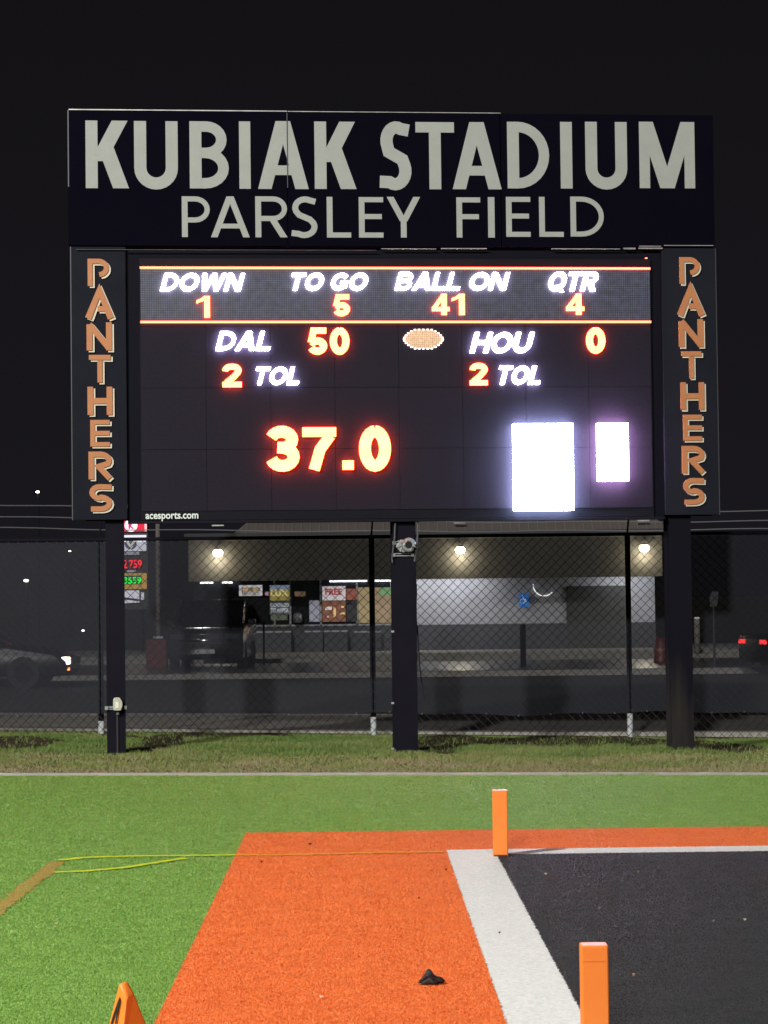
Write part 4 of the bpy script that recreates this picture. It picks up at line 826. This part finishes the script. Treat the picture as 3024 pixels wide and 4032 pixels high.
# distant lamps
for px, py, y_, r_, lb in ((148, 1937, 120, .10, 'highest small distant yellowish light left of the scoreboard'), (275, 2170, 130, .08, 'small distant white light between the fence top and left post'), (103, 2286, 110, .13, 'brighter distant white light near the left edge'), (327, 2483, 90, .06, 'faint distant light low beside the left post')):
    c_ = P(px, py, y_); R_ = empty('distant_lamp', (float(c_[0]), y_, 0), lb, 'lamp', 'distant street lights on the left')
    bm = bmesh.new(); bmesh.ops.create_uvsphere(bm, u_segments=10, v_segments=6, radius=r_*.62)
    for v in bm.verts: v.co.x *= 1.5; v.co.z = v.co.z*.8+float(c_[2])
    me = bpy.data.meshes.new('lamp_head'); bm.to_mesh(me); bm.free(); me.materials.append(mat('distant_light', (1, 1, 1), emit=(1, .97, .8), estr=9)); o = bpy.data.objects.new('lamp_head', me); COL.objects.link(o); o.parent = R_
    MB().tube([(0, .2, 0), (0, .2, float(c_[2]))], .06, 6).build('pole', mat('black_pole', (.01, .01, .01), .9), R_)

# ============================================================ FIELD THINGS
m_pyl = mat('orange_vinyl', (.86, .235, .030), .42, noise=(8, (.82, .205, .024), .3), bump=(5, .12, .02), spec=.4)
def pylon(x, y, rz, label):
    R_ = empty('pylon', (x, y, .008), label, 'pylon', 'orange end zone pylons', rz)
    b_ = MB().box(-.0525, .0525, -.0525, .0525, 0, .455).build('foam_body', m_pyl, R_, bevel=.006, smooth=False)
    MB().box(-.050, .050, -.0538, -.0528, .395, .3958).build('top_seam', mat('orange_seam', (.68, .16, .02), .6), R_)
    MB().box(-.045, .045, -.0545, .0545, .002, .012).build('base_tab', m_rd, R_)
    return R_
pylon(.965, 17.33, rad(-4), 'far orange pylon at the back corner of the end zone')
n1 = P(2338, 3735, 9.62); pylon(float(n1[0]), 9.62, rad(-1), 'near orange pylon cut off by the bottom edge')
# sideline marker, wedge-shaped
yM = 9.35; tp = P(482, 3868, yM); lz = float(tp[2]); xM = float(tp[0])
R_ = empty('sideline_marker', (xM, yM, 0), 'orange wedge sideline marker with black print, bottom left', 'marker')
kx = 300/1659; sc_ = yM/FPX
def mk(a, b_): v = P(350+a*kx, 3700+b_*kx, yM); return float(v[0])-xM, float(v[2])
bl = mk(435, 1836); tl = mk(650, 970); tm = mk(740, 935); tr_ = mk(825, 935); sr = mk(985, 1180); br = mk(1235, 1836)
h0 = bl[1]; ex = h0/(tl[1]-h0)
gl = (bl[0]-(tl[0]-bl[0])*ex*1.0, 0.0); gr = (br[0]+(br[0]-sr[0])/(sr[1]-br[1])*br[1], 0.0); gm = (mk(640, 1836)[0]-.02, 0.0)
mm_ = mk(740, 1000); rm_ = mk(845, 1250)
vs = [(gl[0], 0, 0), (gm[0]+.02, -.10, 0), (gr[0], .02, 0), (gr[0]-.03, .24, 0), (gl[0]+.05, .24, 0),
      (tl[0], 0, tl[1]), (tm[0], 0.0, tm[1]), (tr_[0], .01, tr_[1]), (rm_[0], -.035, rm_[1]), (sr[0], .0, sr[1]), (tl[0]+.01, .03, tl[1]), (tr_[0], .035, tr_[1])]
fs = [(0, 1, 8, 5), (5, 8, 6), (6, 8, 7), (8, 9, 7), (1, 2, 9, 8), (2, 3, 11, 9), (9, 11, 7), (0, 5, 10, 4), (5, 6, 10), (6, 7, 11, 10), (4, 10, 11, 3), (4, 3, 2, 1, 0)]
MB().add(vs, fs).build('foam_body', m_pyl, R_, bevel=.006, smooth=False)
# black printed arrow lying on the left face
A0, A1, A2 = Vector(vs[0]), Vector(vs[1]), Vector(vs[5]); nn = (A1-A0).cross(A2-A0).normalized()
if nn.y > 0: nn = -nn
def onface(a, b_):
    x, z = mk(a, b_); o_ = Vector((0+xM, yM, 0)); C_ = Vector((0, 0, HC)); tgt = Vector((x+xM, yM, z)); d = (tgt-C_).normalized(); t_ = ((A0+o_)-C_).dot(nn)/d.dot(nn); return C_+d*t_-o_+nn*.0025
def facepoly(pts, name, m):
    q = [onface(*p) for p in pts]; n_ = len(q); vs_ = q+[p-nn*.0022 for p in q]
    MB().add(vs_, [tuple(range(n_)), tuple(range(2*n_-1, n_-1, -1))]+[(i, i+n_, (i+1) % n_+n_, (i+1) % n_) for i in range(n_)]).build(name, m, R_)
mk_black = mat('black_print', (.015, .015, .015), .5)
facepoly([(682, 1240), (690, 1330), (650, 1530), (612, 1530), (575, 1530), (640, 1340)], 'printed_mark', mk_black)
facepoly([(575, 1531), (612, 1531), (560, 1680), (515, 1836), (480, 1836), (530, 1660)], 'printed_mark', mk_black)
facepoly([(616, 1531), (650, 1531), (625, 1680), (600, 1836), (575, 1836), (600, 1680)], 'printed_mark', mk_black)
# crumpled black glove / cloth
c_ = G(1700, 3880); bm = bmesh.new(); bmesh.ops.create_icosphere(bm, subdivisions=4, radius=1)
for v in bm.verts:
    x, y, z = v.co; n_ = math.sin(x*5.2+y*3)*math.sin(z*4.1+x*2.2)+.6*math.sin(y*9+z*7+x*3)
    s_ = 1+.13*n_; tx = x*s_
    hgt = .036*math.exp(-((tx+.22)/.55)**2)+.012*math.exp(-((tx-.65)/.3)**2)+.004
    wd = .045*(1-.35*max(0, tx))
    v.co = (tx*.064, y*s_*wd*1.15+tx*.01, max(0.0, (z*s_*.95+.75)*hgt*.95))
me = bpy.data.meshes.new('crumpled_glove'); bm.to_mesh(me); bm.free(); me.polygons.foreach_set('use_smooth', [True]*len(me.polygons))
me.materials.append(mat('black_fabric', (.012, .011, .011), .7, noise=(60, (.035, .033, .032), .2), bump=(90, .6, .01))); o = bpy.data.objects.new('crumpled_glove', me); COL.objects.link(o); o.location = (float(c_[0]), float(c_[1]), .010)
tag(o, 'small crumpled black cloth lying on the orange turf', 'cloth')
# scraps
m_leaf = mat('dry_leaf', (.42, .34, .22), .7); m_tan = mat('tan_leaf', (.55, .30, .16), .7); m_twig = mat('dark_twig', (.05, .02, .012), .8)
scr = [(1267, 3940, .010, m_tan, 'tan folded leaf scrap on the orange turf near the bottom'), (1222, 3331, .018, m_twig, 'thin dark twig on the far orange border'), (1966, 3684, .006, m_twig, 'tiny dark speck on the white sideline'),
       (2149, 3451, .009, m_leaf, 'pale speck on black turf nearest the far pylon'), (2513, 3442, .009, m_leaf, 'pale speck on the far middle of the black turf'), (2361, 3588, .012, m_leaf, 'slanted pale scrap on black turf above the near pylon'),
       (2810, 3638, .010, m_leaf, 'left one of two pale specks near the right edge of the black turf'), (2934, 3633, .009, m_leaf, 'right one of two pale specks near the right edge of the black turf'), (2496, 3852, .008, m_tan, 'tan speck on black turf just right of the near pylon'),
       (220, 3649, .010, m_leaf, 'pale scrap on green turf under the faded orange line'), (497, 3248, .014, m_leaf, 'pale scrap on the far green turf at left'), (1030, 3403, .010, m_twig, 'dark crumb on the orange border under the yellow line'), (1650, 3546, .006, m_twig, 'tiny dark crumb in the middle of the orange border'),
       (1757, 3433, .008, m_twig, 'dark crumb on the orange turf beside the white corner')]
for px, py, s_, m_, lb in scr:
    c_ = G(px, py); q = MB(); a = rng.uniform(0, 3); k_ = 5
    vs = [(s_*math.cos(2*math.pi*i/k_+a)*(1.4 if i % 2 else .8), s_*math.sin(2*math.pi*i/k_+a)*.8, .012+.006*math.sin(i*2.1)) for i in range(k_)]+[(0, 0, .003)]
    q.add(vs, [(i, (i+1) % k_, 5) for i in range(k_)]+[tuple(range(k_))])
    tag(q.build('turf_scrap', m_, loc=(float(c_[0]), float(c_[1]), .006)), lb, 'litter', 'small scraps on the turf')
# faint scuff strokes on the green turf
m_scuff = mat('pale_scuff', (.20, .27, .12), .8, noise=(30, (.12, .2, .05), .2))
for pts in ([(905, 3261), (960, 3257), (1030, 3246)], [(180, 3319), (300, 3312), (400, 3303)]): pathstrip('turf_scuff', pts, .035, .0035, m_scuff, .008)
